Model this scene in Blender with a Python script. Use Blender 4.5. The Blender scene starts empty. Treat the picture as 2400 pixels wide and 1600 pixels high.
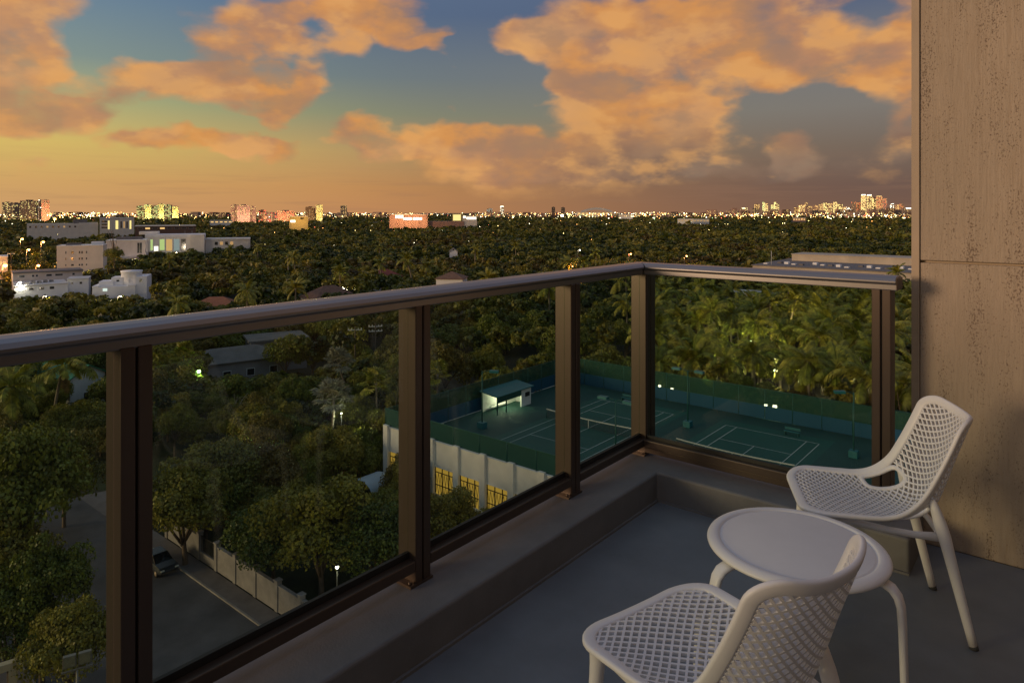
import bpy, bmesh, math, random
import numpy as np
from mathutils import Vector, Matrix

SC = bpy.context.scene
COL = SC.collection
R = math.radians

# ------------------------------------------------------------------ camera
PSI = math.atan(1315 / 1600.0)
CS, SN = math.cos(PSI), math.sin(PSI)
CAMH = 32.5
FLOOR = 30.95
F_, CX, YH = 1600.0, 1200.0, 497.0

cam_data = bpy.data.cameras.new('camera')
cam_data.lens = 24.0
cam_data.sensor_width = 36.0
cam_data.shift_y = -(800 - YH) / 2400.0
cam_data.clip_start = 0.05
cam_data.clip_end = 30000
cam = bpy.data.objects.new('camera', cam_data)
COL.objects.link(cam)
cam.location = (0, 0, CAMH)
cam.rotation_euler = (R(90), 0, PSI)
SC.camera = cam

# ------------------------------------------------------------------ colour management
SC.view_settings.view_transform = 'Standard'
SC.view_settings.look = 'None'
SC.view_settings.exposure = 0.0
SC.view_settings.gamma = 1.0
SC.view_settings.use_curve_mapping = False
SC.cycles.use_denoising = True
SC.cycles.max_bounces = 8
SC.cycles.transparent_max_bounces = 16
SC.cycles.sample_clamp_indirect = 4.0

# direction of the afterglow, measured in the world
SUN_LEFT = R(110)         # to the left of the view axis
SUN_EL = R(8)
fw = Vector((-SN, CS, 0))
lf = Vector((-CS, -SN, 0))
SUNH = (fw * math.cos(SUN_LEFT) + lf * math.sin(SUN_LEFT)).normalized()
SUNV = (SUNH * math.cos(SUN_EL) + Vector((0, 0, 1)) * math.sin(SUN_EL)).normalized()

sl = bpy.data.lights.new('sun', 'SUN')
sl.energy = 1.7
sl.angle = R(14)
sl.color = (1.0, 0.68, 0.42)
so = bpy.data.objects.new('sun', sl)
COL.objects.link(so)
so.rotation_euler = SUNV.to_track_quat('Z', 'Y').to_euler()
so.location = SUNV * 200

# ------------------------------------------------------------------ sky
world = bpy.data.worlds.new('World')
SC.world = world
world.use_nodes = True


def build_sky():
    nt = world.node_tree
    N, L = nt.nodes, nt.links
    N.clear()

    def val(sock, v):
        if isinstance(v, (int, float)):
            sock.default_value = v
        elif isinstance(v, (tuple, list)):
            sock.default_value = v
        else:
            L.new(v, sock)

    def m(op, a, b=None, c=None, clamp=False):
        n = N.new('ShaderNodeMath'); n.operation = op; n.use_clamp = clamp
        val(n.inputs[0], a)
        if b is not None: val(n.inputs[1], b)
        if c is not None: val(n.inputs[2], c)
        return n.outputs[0]

    def vm(op, a, b=None, out=0):
        n = N.new('ShaderNodeVectorMath'); n.operation = op
        val(n.inputs[0], a)
        if b is not None: val(n.inputs[1], b)
        return n.outputs['Value' if op in ('DOT_PRODUCT', 'LENGTH') else 0]

    def vma(a, b, c):
        n = N.new('ShaderNodeVectorMath'); n.operation = 'MULTIPLY_ADD'
        val(n.inputs[0], a); val(n.inputs[1], b); val(n.inputs[2], c)
        return n.outputs[0]

    def mix(f, a, b, mode='MIX'):
        n = N.new('ShaderNodeMix'); n.data_type = 'RGBA'; n.blend_type = mode
        n.clamp_factor = True
        val(n.inputs[0], f)
        for s, v in ((n.inputs[6], a), (n.inputs[7], b)):
            if isinstance(v, tuple): s.default_value = (*v, 1)
            else: L.new(v, s)
        return n.outputs[2]

    def smooth(x, a, b):
        n = N.new('ShaderNodeMapRange'); n.interpolation_type = 'SMOOTHSTEP'
        val(n.inputs[0], x); n.inputs[1].default_value = a; n.inputs[2].default_value = b
        return n.outputs[0]

    def ramp(x, stops):
        n = N.new('ShaderNodeValToRGB')
        el = n.color_ramp.elements
        while len(el) > 1: el.remove(el[-1])
        el[0].position = stops[0][0]; el[0].color = (*stops[0][1], 1)
        for p, c in stops[1:]:
            e = el.new(p); e.color = (*c, 1)
        val(n.inputs[0], x)
        return n.outputs[0]

    def noise(v, scale, detail=5, rough=.55, col=False):
        n = N.new('ShaderNodeTexNoise'); n.noise_dimensions = '3D'
        val(n.inputs['Vector'], v); n.inputs['Scale'].default_value = scale
        n.inputs['Detail'].default_value = detail; n.inputs['Roughness'].default_value = rough
        return n.outputs['Color' if col else 'Fac']

    tc = N.new('ShaderNodeTexCoord')
    d = vm('NORMALIZE', tc.outputs['Generated'])
    rt = vm('DOT_PRODUCT', d, (CS, SN, 0))
    fo = vm('DOT_PRODUCT', d, (-SN, CS, 0))
    sx = N.new('ShaderNodeSeparateXYZ'); L.new(d, sx.inputs[0])
    z = sx.outputs[2]
    az = m('ARCTAN2', rt, fo)
    el = m('ARCSINE', z)
    hor = vm('NORMALIZE', vm('MULTIPLY', d, (1, 1, 0)))
    tsun = vm('DOT_PRODUCT', hor, (SUNH.x, SUNH.y, 0))
    # clear sky: three gradients over elevation, from the sunset side to the far side
    e01 = m('DIVIDE', el, R(60), clamp=True)
    k = 1 / 60.0
    west = ramp(e01, [(0, (.66, .37, .16)), (2.2*k, (.70, .42, .15)), (5*k, (.76, .56, .15)), (8*k, (.50, .50, .22)),
                      (11*k, (.26, .34, .30)), (16*k, (.155, .26, .37)), (30*k, (.17, .26, .40)), (1, (.20, .28, .42))])
    mid = ramp(e01, [(0, (.58, .265, .105)), (2*k, (.57, .275, .10)), (5*k, (.47, .30, .135)), (8*k, (.24, .25, .17)),
                     (11*k, (.16, .20, .22)), (16*k, (.10, .15, .245)), (30*k, (.14, .21, .34)), (1, (.20, .28, .42))])
    east = ramp(e01, [(0, (.20, .11, .075)), (2*k, (.17, .105, .082)), (5*k, (.19, .145, .115)), (8*k, (.215, .195, .175)),
                      (12*k, (.19, .195, .205)), (16*k, (.095, .13, .22)), (30*k, (.13, .19, .32)), (1, (.20, .28, .42))])
    base = mix(smooth(tsun, -.78, -.02), east, mix(smooth(tsun, -.31, .48), mid, west))
    # afterglow right over the place where the sun went down
    glow = m('MULTIPLY', smooth(tsun, .28, 1.0), smooth(el, R(24), R(0)))
    base = mix(glow, base, (.95, .62, .22))
    nis = N.new('ShaderNodeTexSky'); nis.sky_type = 'NISHITA'; nis.sun_disc = False
    nis.sun_elevation = R(1.0); nis.sun_rotation = math.atan2(SUNH.x, SUNH.y)
    nis.altitude = 30; nis.air_density = 1.4; nis.dust_density = 2.0
    nsk = mix(1.0, nis.outputs[0], (.10, .10, .10), 'MULTIPLY')
    base = mix(.08, base, nsk)
    # clouds
    nd = vm('MULTIPLY', d, (1, 1, 1.9))
    warp = vm('SUBTRACT', noise(nd, 7.0, 3, .5, True), (.5, .5, .5))
    cmb = N.new('ShaderNodeCombineXYZ'); L.new(az, cmb.inputs[0]); L.new(el, cmb.inputs[1])
    P = vm('ADD', cmb.outputs[0], vm('MULTIPLY', warp, (.10, .075, 0)))
    warp2 = vm('SUBTRACT', noise(nd, 24.0, 2, .5, True), (.5, .5, .5))
    P = vm('ADD', P, vm('MULTIPLY', warp2, (.035, .022, 0)))
    blobs = [
        # px, py, rx, ry, weight
        (55, 50, 150, 130, 1.2), (40, 190, 170, 130, 1.25), (120, 268, 200, 62, 1.0), (250, 235, 110, 45, .7),
        (345, 192, 150, 52, 1.0), (470, 205, 120, 60, 1.0), (560, 120, 170, 110, 1.1), (640, 225, 140, 62, 1.1),
        (650, 60, 130, 55, .9), (760, 15, 150, 42, 1.0), (880, 35, 130, 48, 1.0), (970, 90, 95, 36, .9), (1015, 115, 50, 22, .7),
        (800, 90, 75, 40, .7), (720, 175, 60, 70, .7), (320, 335, 90, 30, .8), (440, 328, 150, 38, 1.0), (530, 345, 70, 24, .7),
        (640, 325, 60, 50, 1.0), (850, 305, 80, 52, 1.2), (935, 345, 95, 32, 1.1), (1030, 330, 95, 55, 1.0), (870, 390, 80, 18, .5),
        (90, 390, 70, 20, .45), (1060, 243, 35, 14, .6), (1260, 252, 40, 12, .5),
        (1245, 105, 110, 45, 1.1), (1400, 90, 210, 120, 1.1), (1600, 70, 250, 130, 1.1), (1800, 60, 230, 120, 1.1),
        (1960, 150, 220, 90, 1.1), (2090, 200, 130, 105, 1.1), (2100, 40, 60, 60, .6), (1380, 215, 95, 90, .9), (1480, 270, 190, 110, 1.2),
        (1590, 330, 150, 80, 1.1), (1640, 250, 130, 70, 1.0), (1420, 370, 240, 62, 1.1), (1240, 345, 190, 75, 1.0), (1140, 310, 130, 58, .9),
        (1085, 390, 150, 45, .7), (1340, 430, 260, 40, .6), (1580, 400, 170, 40, .8), (1830, 310, 75, 55, .9), (1880, 365, 85, 55, .85),
        (1820, 385, 130, 40, .6), (2120, 330, 60, 60, .55), (1990, 400, 170, 40, .4),
        # openings
        (1215, 210, 85, 85, -1.0), (1900, 95, 55, 26, -.7), (2010, 60, 70, 45, -.9), (1870, 270, 220, 62, -1.2), (720, 66, 75, 16, -.45),
        (1320, 285, 60, 50, -.6), (560, 290, 260, 20, -.6), (1110, 180, 60, 110, -.8), (330, 80, 130, 90, -1.0), (900, 200, 150, 90, -1.0), (560, 300, 250, 16, -.5), (760, 260, 60, 60, -.6),
        (1500, 15, 0.1, 0.1, 0),
    ]
    tot = None
    for (px, py, rx, ry, w) in blobs:
        if not w: continue
        a0 = math.atan((px - CX) / F_)
        e0 = math.atan((YH - py) / F_ * math.cos(a0))
        ca = math.cos(a0)
        ax, ay = rx / F_ * ca * ca, ry / F_ * ca
        q = vma(P, (1 / ax, 1 / ay, 0), (-a0 / ax, -e0 / ay, 0))
        r2 = vm('DOT_PRODUCT', q, q)
        f = m('MULTIPLY_ADD', r2, -.78, 1.0, clamp=True)
        tot = m('MULTIPLY', f, w) if tot is None else m('MULTIPLY_ADD', f, w, tot)
    fb = noise(nd, 9.0, 5, .54)
    fbl = noise(vm('ADD', nd, (SUNH.x * .03, SUNH.y * .03, -.05)), 9.0, 4, .52)
    # the rest of the sky carries the same broken cloud
    infr = m('MULTIPLY', smooth(m('ABSOLUTE', az), .85, .62), smooth(el, .42, .30))
    rest = m('MULTIPLY', smooth(noise(nd, 2.6, 6, .6), .46, .66), m('SUBTRACT', 1.0, infr))
    rest = m('MULTIPLY', rest, smooth(el, .03, .12))
    dens = m('ADD', m('MINIMUM', tot, 1.15), m('MULTIPLY', m('SUBTRACT', fb, .53), 2.3))
    dens = m('ADD', dens, rest)
    mask = smooth(dens, .02, 1.02)
    mask = m('MULTIPLY', mask, smooth(el, .0, .05))
    # cloud colour: orange light from below on a pinkish grey body
    n2 = noise(vm('ADD', nd, (3.1, 1.7, .4)), 12.0, 3, .5)
    n3 = noise(vm('ADD', nd, (7.1, 2.7, 4.4)), 5.0, 3, .5)
    warm = mix(smooth(n2, .34, .66), (.45, .225, .125), (.68, .295, .085))
    warm = mix(smooth(n3, .5, .72), warm, (.70, .36, .15))
    grey = mix(smooth(n2, .3, .7), (.16, .105, .085), (.30, .20, .135))
    ccol = mix(m('MULTIPLY', smooth(el, R(8.5), R(3.5)), smooth(tsun, -.26, -.56)), warm, grey)
    ccol = mix(m('MULTIPLY', smooth(tsun, .08, .52), .45), ccol, (.72, .38, .17))
    ccol = mix(smooth(el, R(20), R(50)), ccol, (.34, .26, .24))
    shade = smooth(dens, .9, 1.7)
    ccol = mix(m('MULTIPLY', shade, .30), ccol, (.40, .215, .105))
    # relief: the side turned to the glow is brighter
    rel = m('MULTIPLY_ADD', m('SUBTRACT', fb, fbl), 3.2, .5, clamp=True)
    ccol = mix(m('MULTIPLY', smooth(rel, .45, 1.0), .55), ccol, (.82, .41, .13))
    ccol = mix(m('MULTIPLY', smooth(rel, .5, .0), .55), ccol, (.33, .195, .125))
    sky = mix(m('MULTIPLY', mask, .93), base, ccol)
    # thin streaky haze low over the city
    st = noise(vm('MULTIPLY', d, (3, 3, 60)), 2.2, 4, .55)
    sky = mix(m('MULTIPLY', m('MULTIPLY', smooth(st, .48, .70), smooth(el, R(6), R(1))), .22), sky, (.30, .165, .10))
    # below the horizon
    sky = mix(smooth(z, -.002, -.05), sky, (.02, .017, .012))
    bg = N.new('ShaderNodeBackground'); L.new(sky, bg.inputs[0]); bg.inputs[1].default_value = 1.0
    out = N.new('ShaderNodeOutputWorld'); L.new(bg.outputs[0], out.inputs[0])


build_sky()
world.cycles.sampling_method = 'MANUAL'
world.cycles.sample_map_resolution = 512

# ------------------------------------------------------------------ helpers
def cam2w(X, D):
    return X * CS - D * SN, X * SN + D * CS


def atz(px, py, z):
    D = (CAMH - z) * F_ / (py - YH)
    return (*cam2w((px - CX) / F_ * D, D), z)


def atd(px, D, z=0.0):
    return (*cam2w((px - CX) / F_ * D, D), z)


def zat(py, D):
    return CAMH - (py - YH) * D / F_


def w2p(x, y, z):
    X = x * CS + y * SN
    D = -x * SN + y * CS
    return CX + F_ * X / D, YH + F_ * (CAMH - z) / D, D


class MB:
    """collects shapes into one mesh"""

    def __init__(s):
        s.v, s.f, s.sm = [], [], []

    def add(s, vs, fs, smooth=False):
        n = len(s.v)
        s.v += [tuple(p) for p in vs]
        s.f += [tuple(i + n for i in f) for f in fs]
        s.sm += [smooth] * len(fs)
        return s

    def box(s, x0, y0, z0, x1, y1, z1):
        if x0 > x1: x0, x1 = x1, x0
        if y0 > y1: y0, y1 = y1, y0
        if z0 > z1: z0, z1 = z1, z0
        return s.add([(x0, y0, z0), (x1, y0, z0), (x1, y1, z0), (x0, y1, z0), (x0, y0, z1), (x1, y0, z1), (x1, y1, z1), (x0, y1, z1)],
                     [(3, 2, 1, 0), (4, 5, 6, 7), (0, 1, 5, 4), (1, 2, 6, 5), (2, 3, 7, 6), (3, 0, 4, 7)])

    def cbox(s, cx, cy, cz, sx, sy, sz):
        return s.box(cx - sx / 2, cy - sy / 2, cz - sz / 2, cx + sx / 2, cy + sy / 2, cz + sz / 2)

    def bar(s, a, b, w, h=None, up=(0, 0, 1)):
        a, b = Vector(a), Vector(b); h = h or w
        d = (b - a).normalized(); u = Vector(up)
        if abs(d.dot(u)) > .98: u = Vector((1, 0, 0))
        r = d.cross(u).normalized() * (w / 2); t = r.normalized().cross(d) * (h / 2)
        return s.add([a - r - t, a + r - t, a + r + t, a - r + t, b - r - t, b + r - t, b + r + t, b - r + t],
                     [(3, 2, 1, 0), (4, 5, 6, 7), (0, 1, 5, 4), (1, 2, 6, 5), (2, 3, 7, 6), (3, 0, 4, 7)])

    def tube(s, path, rad, n=8, caps=True, closed=False):
        path = [Vector(p) for p in path]
        if not hasattr(rad, '__len__'): rad = [rad] * len(path)
        vs, fs = [], []
        m = len(path); prev = None
        for i, p in enumerate(path):
            if closed: t = path[(i + 1) % m] - path[i - 1]
            else: t = path[min(i + 1, m - 1)] - path[max(i - 1, 0)]
            t.normalize()
            if prev is None:
                a = Vector((0, 0, 1)) if abs(t.z) < .9 else Vector((1, 0, 0))
                u = t.cross(a).normalized()
            else:
                u = (prev - t * prev.dot(t)).normalized()
            prev = u; w = t.cross(u)
            for k in range(n):
                an = 2 * math.pi * k / n
                vs.append(p + (u * math.cos(an) + w * math.sin(an)) * rad[i])
        for i in range(m if closed else m - 1):
            j = (i + 1) % m
            for k in range(n):
                k2 = (k + 1) % n
                fs.append((i * n + k, i * n + k2, j * n + k2, j * n + k))
        if caps and not closed:
            fs.append(tuple(range(n - 1, -1, -1))); fs.append(tuple((m - 1) * n + k for k in range(n)))
        return s.add(vs, fs, True)

    def lathe(s, prof, n=24, c=(0, 0, 0)):
        vs, fs = [], []
        for r, z in prof:
            for k in range(n):
                an = 2 * math.pi * k / n
                vs.append((c[0] + r * math.cos(an), c[1] + r * math.sin(an), c[2] + z))
        for i in range(len(prof) - 1):
            for k in range(n):
                k2 = (k + 1) % n
                fs.append((i * n + k, i * n + k2, (i + 1) * n + k2, (i + 1) * n + k))
        return s.add(vs, fs, True)

    def prism(s, poly, z0, z1):
        n = len(poly)
        vs = [(x, y, z0) for x, y in poly] + [(x, y, z1) for x, y in poly]
        fs = [tuple(range(n - 1, -1, -1)), tuple(range(n, 2 * n))]
        fs += [(i, (i + 1) % n, n + (i + 1) % n, n + i) for i in range(n)]
        return s.add(vs, fs)

    def mesh(s, name, mat=None):
        me = bpy.data.meshes.new(name)
        me.from_pydata(s.v, [], s.f)
        me.polygons.foreach_set('use_smooth', s.sm)
        if mat: me.materials.append(mat)
        me.update()
        return me

    def build(s, name, mat, parent=None, loc=None, bevel=0, seg=2):
        o = put(name, s.mesh(name, mat), parent, loc)
        if bevel:
            b = o.modifiers.new('bevel', 'BEVEL'); b.width = bevel; b.segments = seg; b.limit_method = 'ANGLE'
            b.angle_limit = R(40)
        return o


def put(name, mesh, parent=None, loc=None, rot=None, scale=None):
    o = bpy.data.objects.new(name, mesh)
    COL.objects.link(o)
    if parent is not None: o.parent = parent
    if loc is not None: o.location = loc
    if rot is not None: o.rotation_euler = rot
    if scale is not None: o.scale = scale if hasattr(scale, '__len__') else (scale,) * 3
    return o


def thing(name, label, cat, loc=(0, 0, 0), rotz=0, group=None):
    o = put(name, None, None, loc, (0, 0, rotz))
    o.empty_display_size = .1
    return tag(o, label, cat, group)


def tag(o, label, cat, group=None):
    o['label'] = label; o['category'] = cat
    if group: o['group'] = group
    return o


def struct(o, label=None):
    o['kind'] = 'structure'
    if label: o['label'] = label
    return o


def stuff(o, label=None, cat=None):
    o['kind'] = 'stuff'
    if label: o['label'] = label
    if cat: o['category'] = cat
    return o


# ------------------------------------------------------------------ materials
MATS = {}


def mat(name, color=(.5, .5, .5), rough=.6, metal=0.0, spec=.5, noise=None, bump=None, emit=None, estr=0, rnd=None, coords='Object'):
    """principled surface; noise=(scale, amount, detail) mottles the colour, bump=(scale, strength, dist), rnd=per-object brightness spread"""
    if name in MATS: return MATS[name]
    mt = bpy.data.materials.new(name); mt.use_nodes = True
    nt = mt.node_tree; N, L = nt.nodes, nt.links
    p = N['Principled BSDF']
    p.inputs['Roughness'].default_value = rough; p.inputs['Metallic'].default_value = metal
    p.inputs['Specular IOR Level'].default_value = spec
    p.inputs['Base Color'].default_value = (*color, 1)
    tc = N.new('ShaderNodeTexCoord')
    src = None
    if noise:
        n = N.new('ShaderNodeTexNoise'); n.inputs['Scale'].default_value = noise[0]; n.inputs['Detail'].default_value = noise[2] if len(noise) > 2 else 5
        n.inputs['Roughness'].default_value = .6
        L.new(tc.outputs[coords], n.inputs['Vector'])
        r = N.new('ShaderNodeMapRange'); r.inputs[1].default_value = .3; r.inputs[2].default_value = .7
        r.inputs[3].default_value = 1 - noise[1]; r.inputs[4].default_value = 1 + noise[1]
        L.new(n.outputs['Fac'], r.inputs[0]); src = r.outputs[0]
    if rnd:
        oi = N.new('ShaderNodeObjectInfo')
        r = N.new('ShaderNodeMapRange'); r.inputs[3].default_value = 1 - rnd; r.inputs[4].default_value = 1 + rnd
        L.new(oi.outputs['Random'], r.inputs[0])
        if src:
            mm = N.new('ShaderNodeMath'); mm.operation = 'MULTIPLY'; L.new(src, mm.inputs[0]); L.new(r.outputs[0], mm.inputs[1]); src = mm.outputs[0]
        else: src = r.outputs[0]
    if src:
        v = N.new('ShaderNodeVectorMath'); v.operation = 'SCALE'; v.inputs[0].default_value = color
        L.new(src, v.inputs['Scale']); L.new(v.outputs[0], p.inputs['Base Color'])
    if bump:
        n = N.new('ShaderNodeTexNoise'); n.inputs['Scale'].default_value = bump[0]; n.inputs['Detail'].default_value = 6
        L.new(tc.outputs[coords], n.inputs['Vector'])
        b = N.new('ShaderNodeBump'); b.inputs['Strength'].default_value = bump[1]; b.inputs['Distance'].default_value = bump[2]
        L.new(n.outputs['Fac'], b.inputs['Height']); L.new(b.outputs[0], p.inputs['Normal'])
    if emit:
        p.inputs['Emission Color'].default_value = (*emit, 1); p.inputs['Emission Strength'].default_value = estr
    MATS[name] = mt
    return mt


def mat_glass():
    mt = bpy.data.materials.new('glass'); mt.use_nodes = True
    nt = mt.node_tree; N, L = nt.nodes, nt.links
    N.remove(N['Principled BSDF'])
    tr = N.new('ShaderNodeBsdfTransparent'); tr.inputs[0].default_value = (.82, .88, .82, 1)
    gl = N.new('ShaderNodeBsdfGlossy'); gl.inputs['Roughness'].default_value = .0; gl.inputs[0].default_value = (1, 1, 1, 1)
    lw = N.new('ShaderNodeLayerWeight'); lw.inputs[0].default_value = .5
    pw = N.new('ShaderNodeMath'); pw.operation = 'POWER'; L.new(lw.outputs['Facing'], pw.inputs[0]); pw.inputs[1].default_value = 5.0
    fr = N.new('ShaderNodeMath'); fr.operation = 'MULTIPLY_ADD'; L.new(pw.outputs[0], fr.inputs[0]); fr.inputs[1].default_value = .5; fr.inputs[2].default_value = .015
    mx = N.new('ShaderNodeMixShader')
    L.new(fr.outputs[0], mx.inputs[0]); L.new(tr.outputs[0], mx.inputs[1]); L.new(gl.outputs[0], mx.inputs[2])
    L.new(mx.outputs[0], N['Material Output'].inputs[0])
    return mt


def mat_screen(name, color, clear):
    """open woven cloth or chain link seen from afar: part cloth, part see-through"""
    mt = bpy.data.materials.new(name); mt.use_nodes = True
    nt = mt.node_tree; N, L = nt.nodes, nt.links
    p = N['Principled BSDF']; p.inputs['Base Color'].default_value = (*color, 1); p.inputs['Roughness'].default_value = .8
    tr = N.new('ShaderNodeBsdfTransparent')
    mx = N.new('ShaderNodeMixShader'); mx.inputs[0].default_value = clear
    L.new(p.outputs[0], mx.inputs[1]); L.new(tr.outputs[0], mx.inputs[2]); L.new(mx.outputs[0], N['Material Output'].inputs[0])
    return mt


def mat_leaf(name, cols, attr=False, trans=.25):
    mt = bpy.data.materials.new(name); mt.use_nodes = True
    nt = mt.node_tree; N, L = nt.nodes, nt.links
    p = N['Principled BSDF']; p.inputs['Roughness'].default_value = .48; p.inputs['Specular IOR Level'].default_value = .4
    rp = N.new('ShaderNodeValToRGB'); el = rp.color_ramp.elements
    while len(el) > 1: el.remove(el[-1])
    el[0].position = 0; el[0].color = (*cols[0], 1)
    for i, c in enumerate(cols[1:]):
        e = el.new((i + 1) / (len(cols) - 1)); e.color = (*c, 1)
    if attr:
        at = N.new('ShaderNodeAttribute'); at.attribute_name = 'tint'; L.new(at.outputs['Fac'], rp.inputs[0])
    else:
        oi = N.new('ShaderNodeObjectInfo'); L.new(oi.outputs['Random'], rp.inputs[0])
    tc = N.new('ShaderNodeTexCoord')
    n = N.new('ShaderNodeTexNoise'); n.inputs['Scale'].default_value = 7.0 if not attr else .5; n.inputs['Detail'].default_value = 3
    L.new(tc.outputs['Object'], n.inputs['Vector'])
    r = N.new('ShaderNodeMapRange'); r.inputs[1].default_value = .3; r.inputs[2].default_value = .7; r.inputs[3].default_value = .45; r.inputs[4].default_value = 1.6
    L.new(n.outputs['Fac'], r.inputs[0])
    v = N.new('ShaderNodeVectorMath'); v.operation = 'SCALE'; L.new(rp.outputs[0], v.inputs[0]); L.new(r.outputs[0], v.inputs['Scale'])
    L.new(v.outputs[0], p.inputs['Base Color'])
    tl = N.new('ShaderNodeBsdfTranslucent'); L.new(v.outputs[0], tl.inputs[0])
    mx = N.new('ShaderNodeMixShader'); mx.inputs[0].default_value = trans
    L.new(p.outputs[0], mx.inputs[1]); L.new(tl.outputs[0], mx.inputs[2]); L.new(mx.outputs[0], N['Material Output'].inputs[0])
    return mt


def mat_travertine():
    mt = bpy.data.materials.new('travertine'); mt.use_nodes = True
    nt = mt.node_tree; N, L = nt.nodes, nt.links
    p = N['Principled BSDF']; p.inputs['Roughness'].default_value = .62; p.inputs['Specular IOR Level'].default_value = .3
    tc = N.new('ShaderNodeTexCoord')

    def noise(scale, det, sc):
        mp = N.new('ShaderNodeMapping'); mp.inputs['Scale'].default_value = sc; L.new(tc.outputs['Object'], mp.inputs[0])
        n = N.new('ShaderNodeTexNoise'); n.inputs['Scale'].default_value = scale; n.inputs['Detail'].default_value = det; n.inputs['Roughness'].default_value = .6
        L.new(mp.outputs[0], n.inputs['Vector'])
        return n.outputs['Fac']

    def rmp(x, a, b):
        r = N.new('ShaderNodeMapRange'); r.interpolation_type = 'SMOOTHSTEP'; L.new(x, r.inputs[0]); r.inputs[1].default_value = a; r.inputs[2].default_value = b
        return r.outputs[0]

    def mix(f, a, b):
        n = N.new('ShaderNodeMix'); n.data_type = 'RGBA'; L.new(f, n.inputs[0])
        for s, v in ((n.inputs[6], a), (n.inputs[7], b)):
            if isinstance(v, tuple): s.default_value = (*v, 1)
            else: L.new(v, s)
        return n.outputs[2]
    veins = rmp(noise(9, 6, (1.6, 1.6, .30)), .30, .75)
    fine = rmp(noise(60, 4, (1.2, 1.2, .12)), .3, .7)
    col = mix(veins, (.355, .275, .200), (.455, .362, .275))
    col = mix(fine, col, (.43, .35, .27))
    pore = rmp(noise(260, 2, (1, 1, .7)), .56, .74)
    cloud = rmp(noise(2.2, 5, (1, 1, .7)), .35, .68)
    col = mix(cloud, col, (.37, .30, .228))
    ms_ = N.new('ShaderNodeMath'); ms_.operation = 'MULTIPLY'; L.new(pore, ms_.inputs[0]); ms_.inputs[1].default_value = .45
    col = mix(ms_.outputs[0], col, (.20, .145, .10))
    # pits: small dark holes that come in vertical drifts
    drift = noise(6, 5, (2.4, 2.4, .42))
    pit = noise(150, 3, (1, 1, .62))
    ad = N.new('ShaderNodeMath'); ad.operation = 'MULTIPLY_ADD'; L.new(drift, ad.inputs[0]); ad.inputs[1].default_value = .62; L.new(pit, ad.inputs[2])
    pits = rmp(ad.outputs[0], .885, 1.05)
    col = mix(pits, col, (.185, .135, .098))
    L.new(col, p.inputs['Base Color'])
    sb = N.new('ShaderNodeMath'); sb.operation = 'MULTIPLY_ADD'; L.new(pits, sb.inputs[0]); sb.inputs[1].default_value = -1.0; L.new(fine, sb.inputs[2])
    b = N.new('ShaderNodeBump'); b.inputs['Strength'].default_value = .5; b.inputs['Distance'].default_value = .002
    L.new(sb.outputs[0], b.inputs['Height']); L.new(b.outputs[0], p.inputs['Normal'])
    return mt


def mat_floor():
    """grey painted deck with fine rolled texture and faint wear"""
    mt = mat('deck_paint', (.170, .190, .212), .5, noise=(1.6, .24, 8), spec=.4)
    nt = mt.node_tree; N, L = nt.nodes, nt.links
    p = N['Principled BSDF']; tc = N.new('ShaderNodeTexCoord')
    n = N.new('ShaderNodeTexNoise'); n.inputs['Scale'].default_value = 260; n.inputs['Detail'].default_value = 2; L.new(tc.outputs['Object'], n.inputs['Vector'])
    b = N.new('ShaderNodeBump'); b.inputs['Strength'].default_value = .35; b.inputs['Distance'].default_value = .002
    L.new(n.outputs['Fac'], b.inputs['Height']); L.new(b.outputs[0], p.inputs['Normal'])
    return mt


M_floor = mat_floor()
M_curb = mat('curb_paint', (.165, .166, .170), .6, noise=(5, .14), bump=(120, .3, .003))
M_trav = mat_travertine()
M_bronze = mat('bronze_aluminium', (.105, .078, .062), .34, .55, noise=(1.5, .05))
M_railcap_skylit = mat('satin_rail_sky_lit', (.30, .285, .285), .33, .80, noise=(1.5, .05), bump=(9, .04, .001))  # same paint as the posts, colour lightened to stand for sky light
M_gasket = mat('gasket', (.012, .012, .012), .6)
M_trim = mat('trim_metal', (.40, .31, .225), .5, noise=(6, .08))
M_glass = mat_glass()
M_white = mat('white_plastic', (.78, .775, .78), .40, noise=(9, .025), bump=(400, .04, .0006))
M_foot = mat('foot_rubber', (.05, .05, .05), .8)
M_bark = mat('bark', (.13, .095, .065), .9, noise=(6, .35), bump=(30, .5, .02), rnd=.3)
M_palmbark = mat('palm_bark', (.22, .185, .14), .9, noise=(5, .25), bump=(25, .4, .02), rnd=.25)
LEAF = [(.075, .105, .016), (.14, .165, .020), (.22, .21, .024), (.255, .212, .030), (.16, .19, .024), (.16, .118, .024)]
M_leaf = mat_leaf('leaves', LEAF)
M_leaf_far_shaded = mat_leaf('leaves_far_shaded', [tuple(c * k for c in q) for q, k in zip(LEAF, (.55, .66, .82, .88, .66, .70))], attr=True)  # same leaves, colour darkened to stand for grazing shade far off
M_frond = mat_leaf('palm_fronds', [(.16, .19, .020), (.23, .24, .026), (.29, .26, .036), (.19, .215, .028)])
M_silver = mat_leaf('silver_fronds', [(.20, .20, .14), (.26, .25, .17)])
M_dryfrond = mat_leaf('dry_fronds', [(.16, .10, .04), (.22, .15, .06)])
M_ground = mat('ground_soil', (.034, .032, .017), .95, noise=(.05, .5, 8))
M_lawn = mat('lawn', (.035, .046, .014), .95, noise=(.6, .4, 6))
M_asphalt = mat('asphalt', (.090, .086, .090), .75, noise=(.22, .42, 9), bump=(30, .2, .01))
M_paving = mat('paving', (.16, .14, .135), .8, noise=(.7, .2, 6))
M_kerb = mat('kerb_stone', (.26, .24, .22), .8, noise=(2, .2))
M_stucco = mat('white_stucco', (.74, .73, .70), .8, noise=(.8, .10), bump=(30, .1, .01))
M_court = mat('court_green', (.006, .078, .058), .75, noise=(.25, .12, 7))
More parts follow.
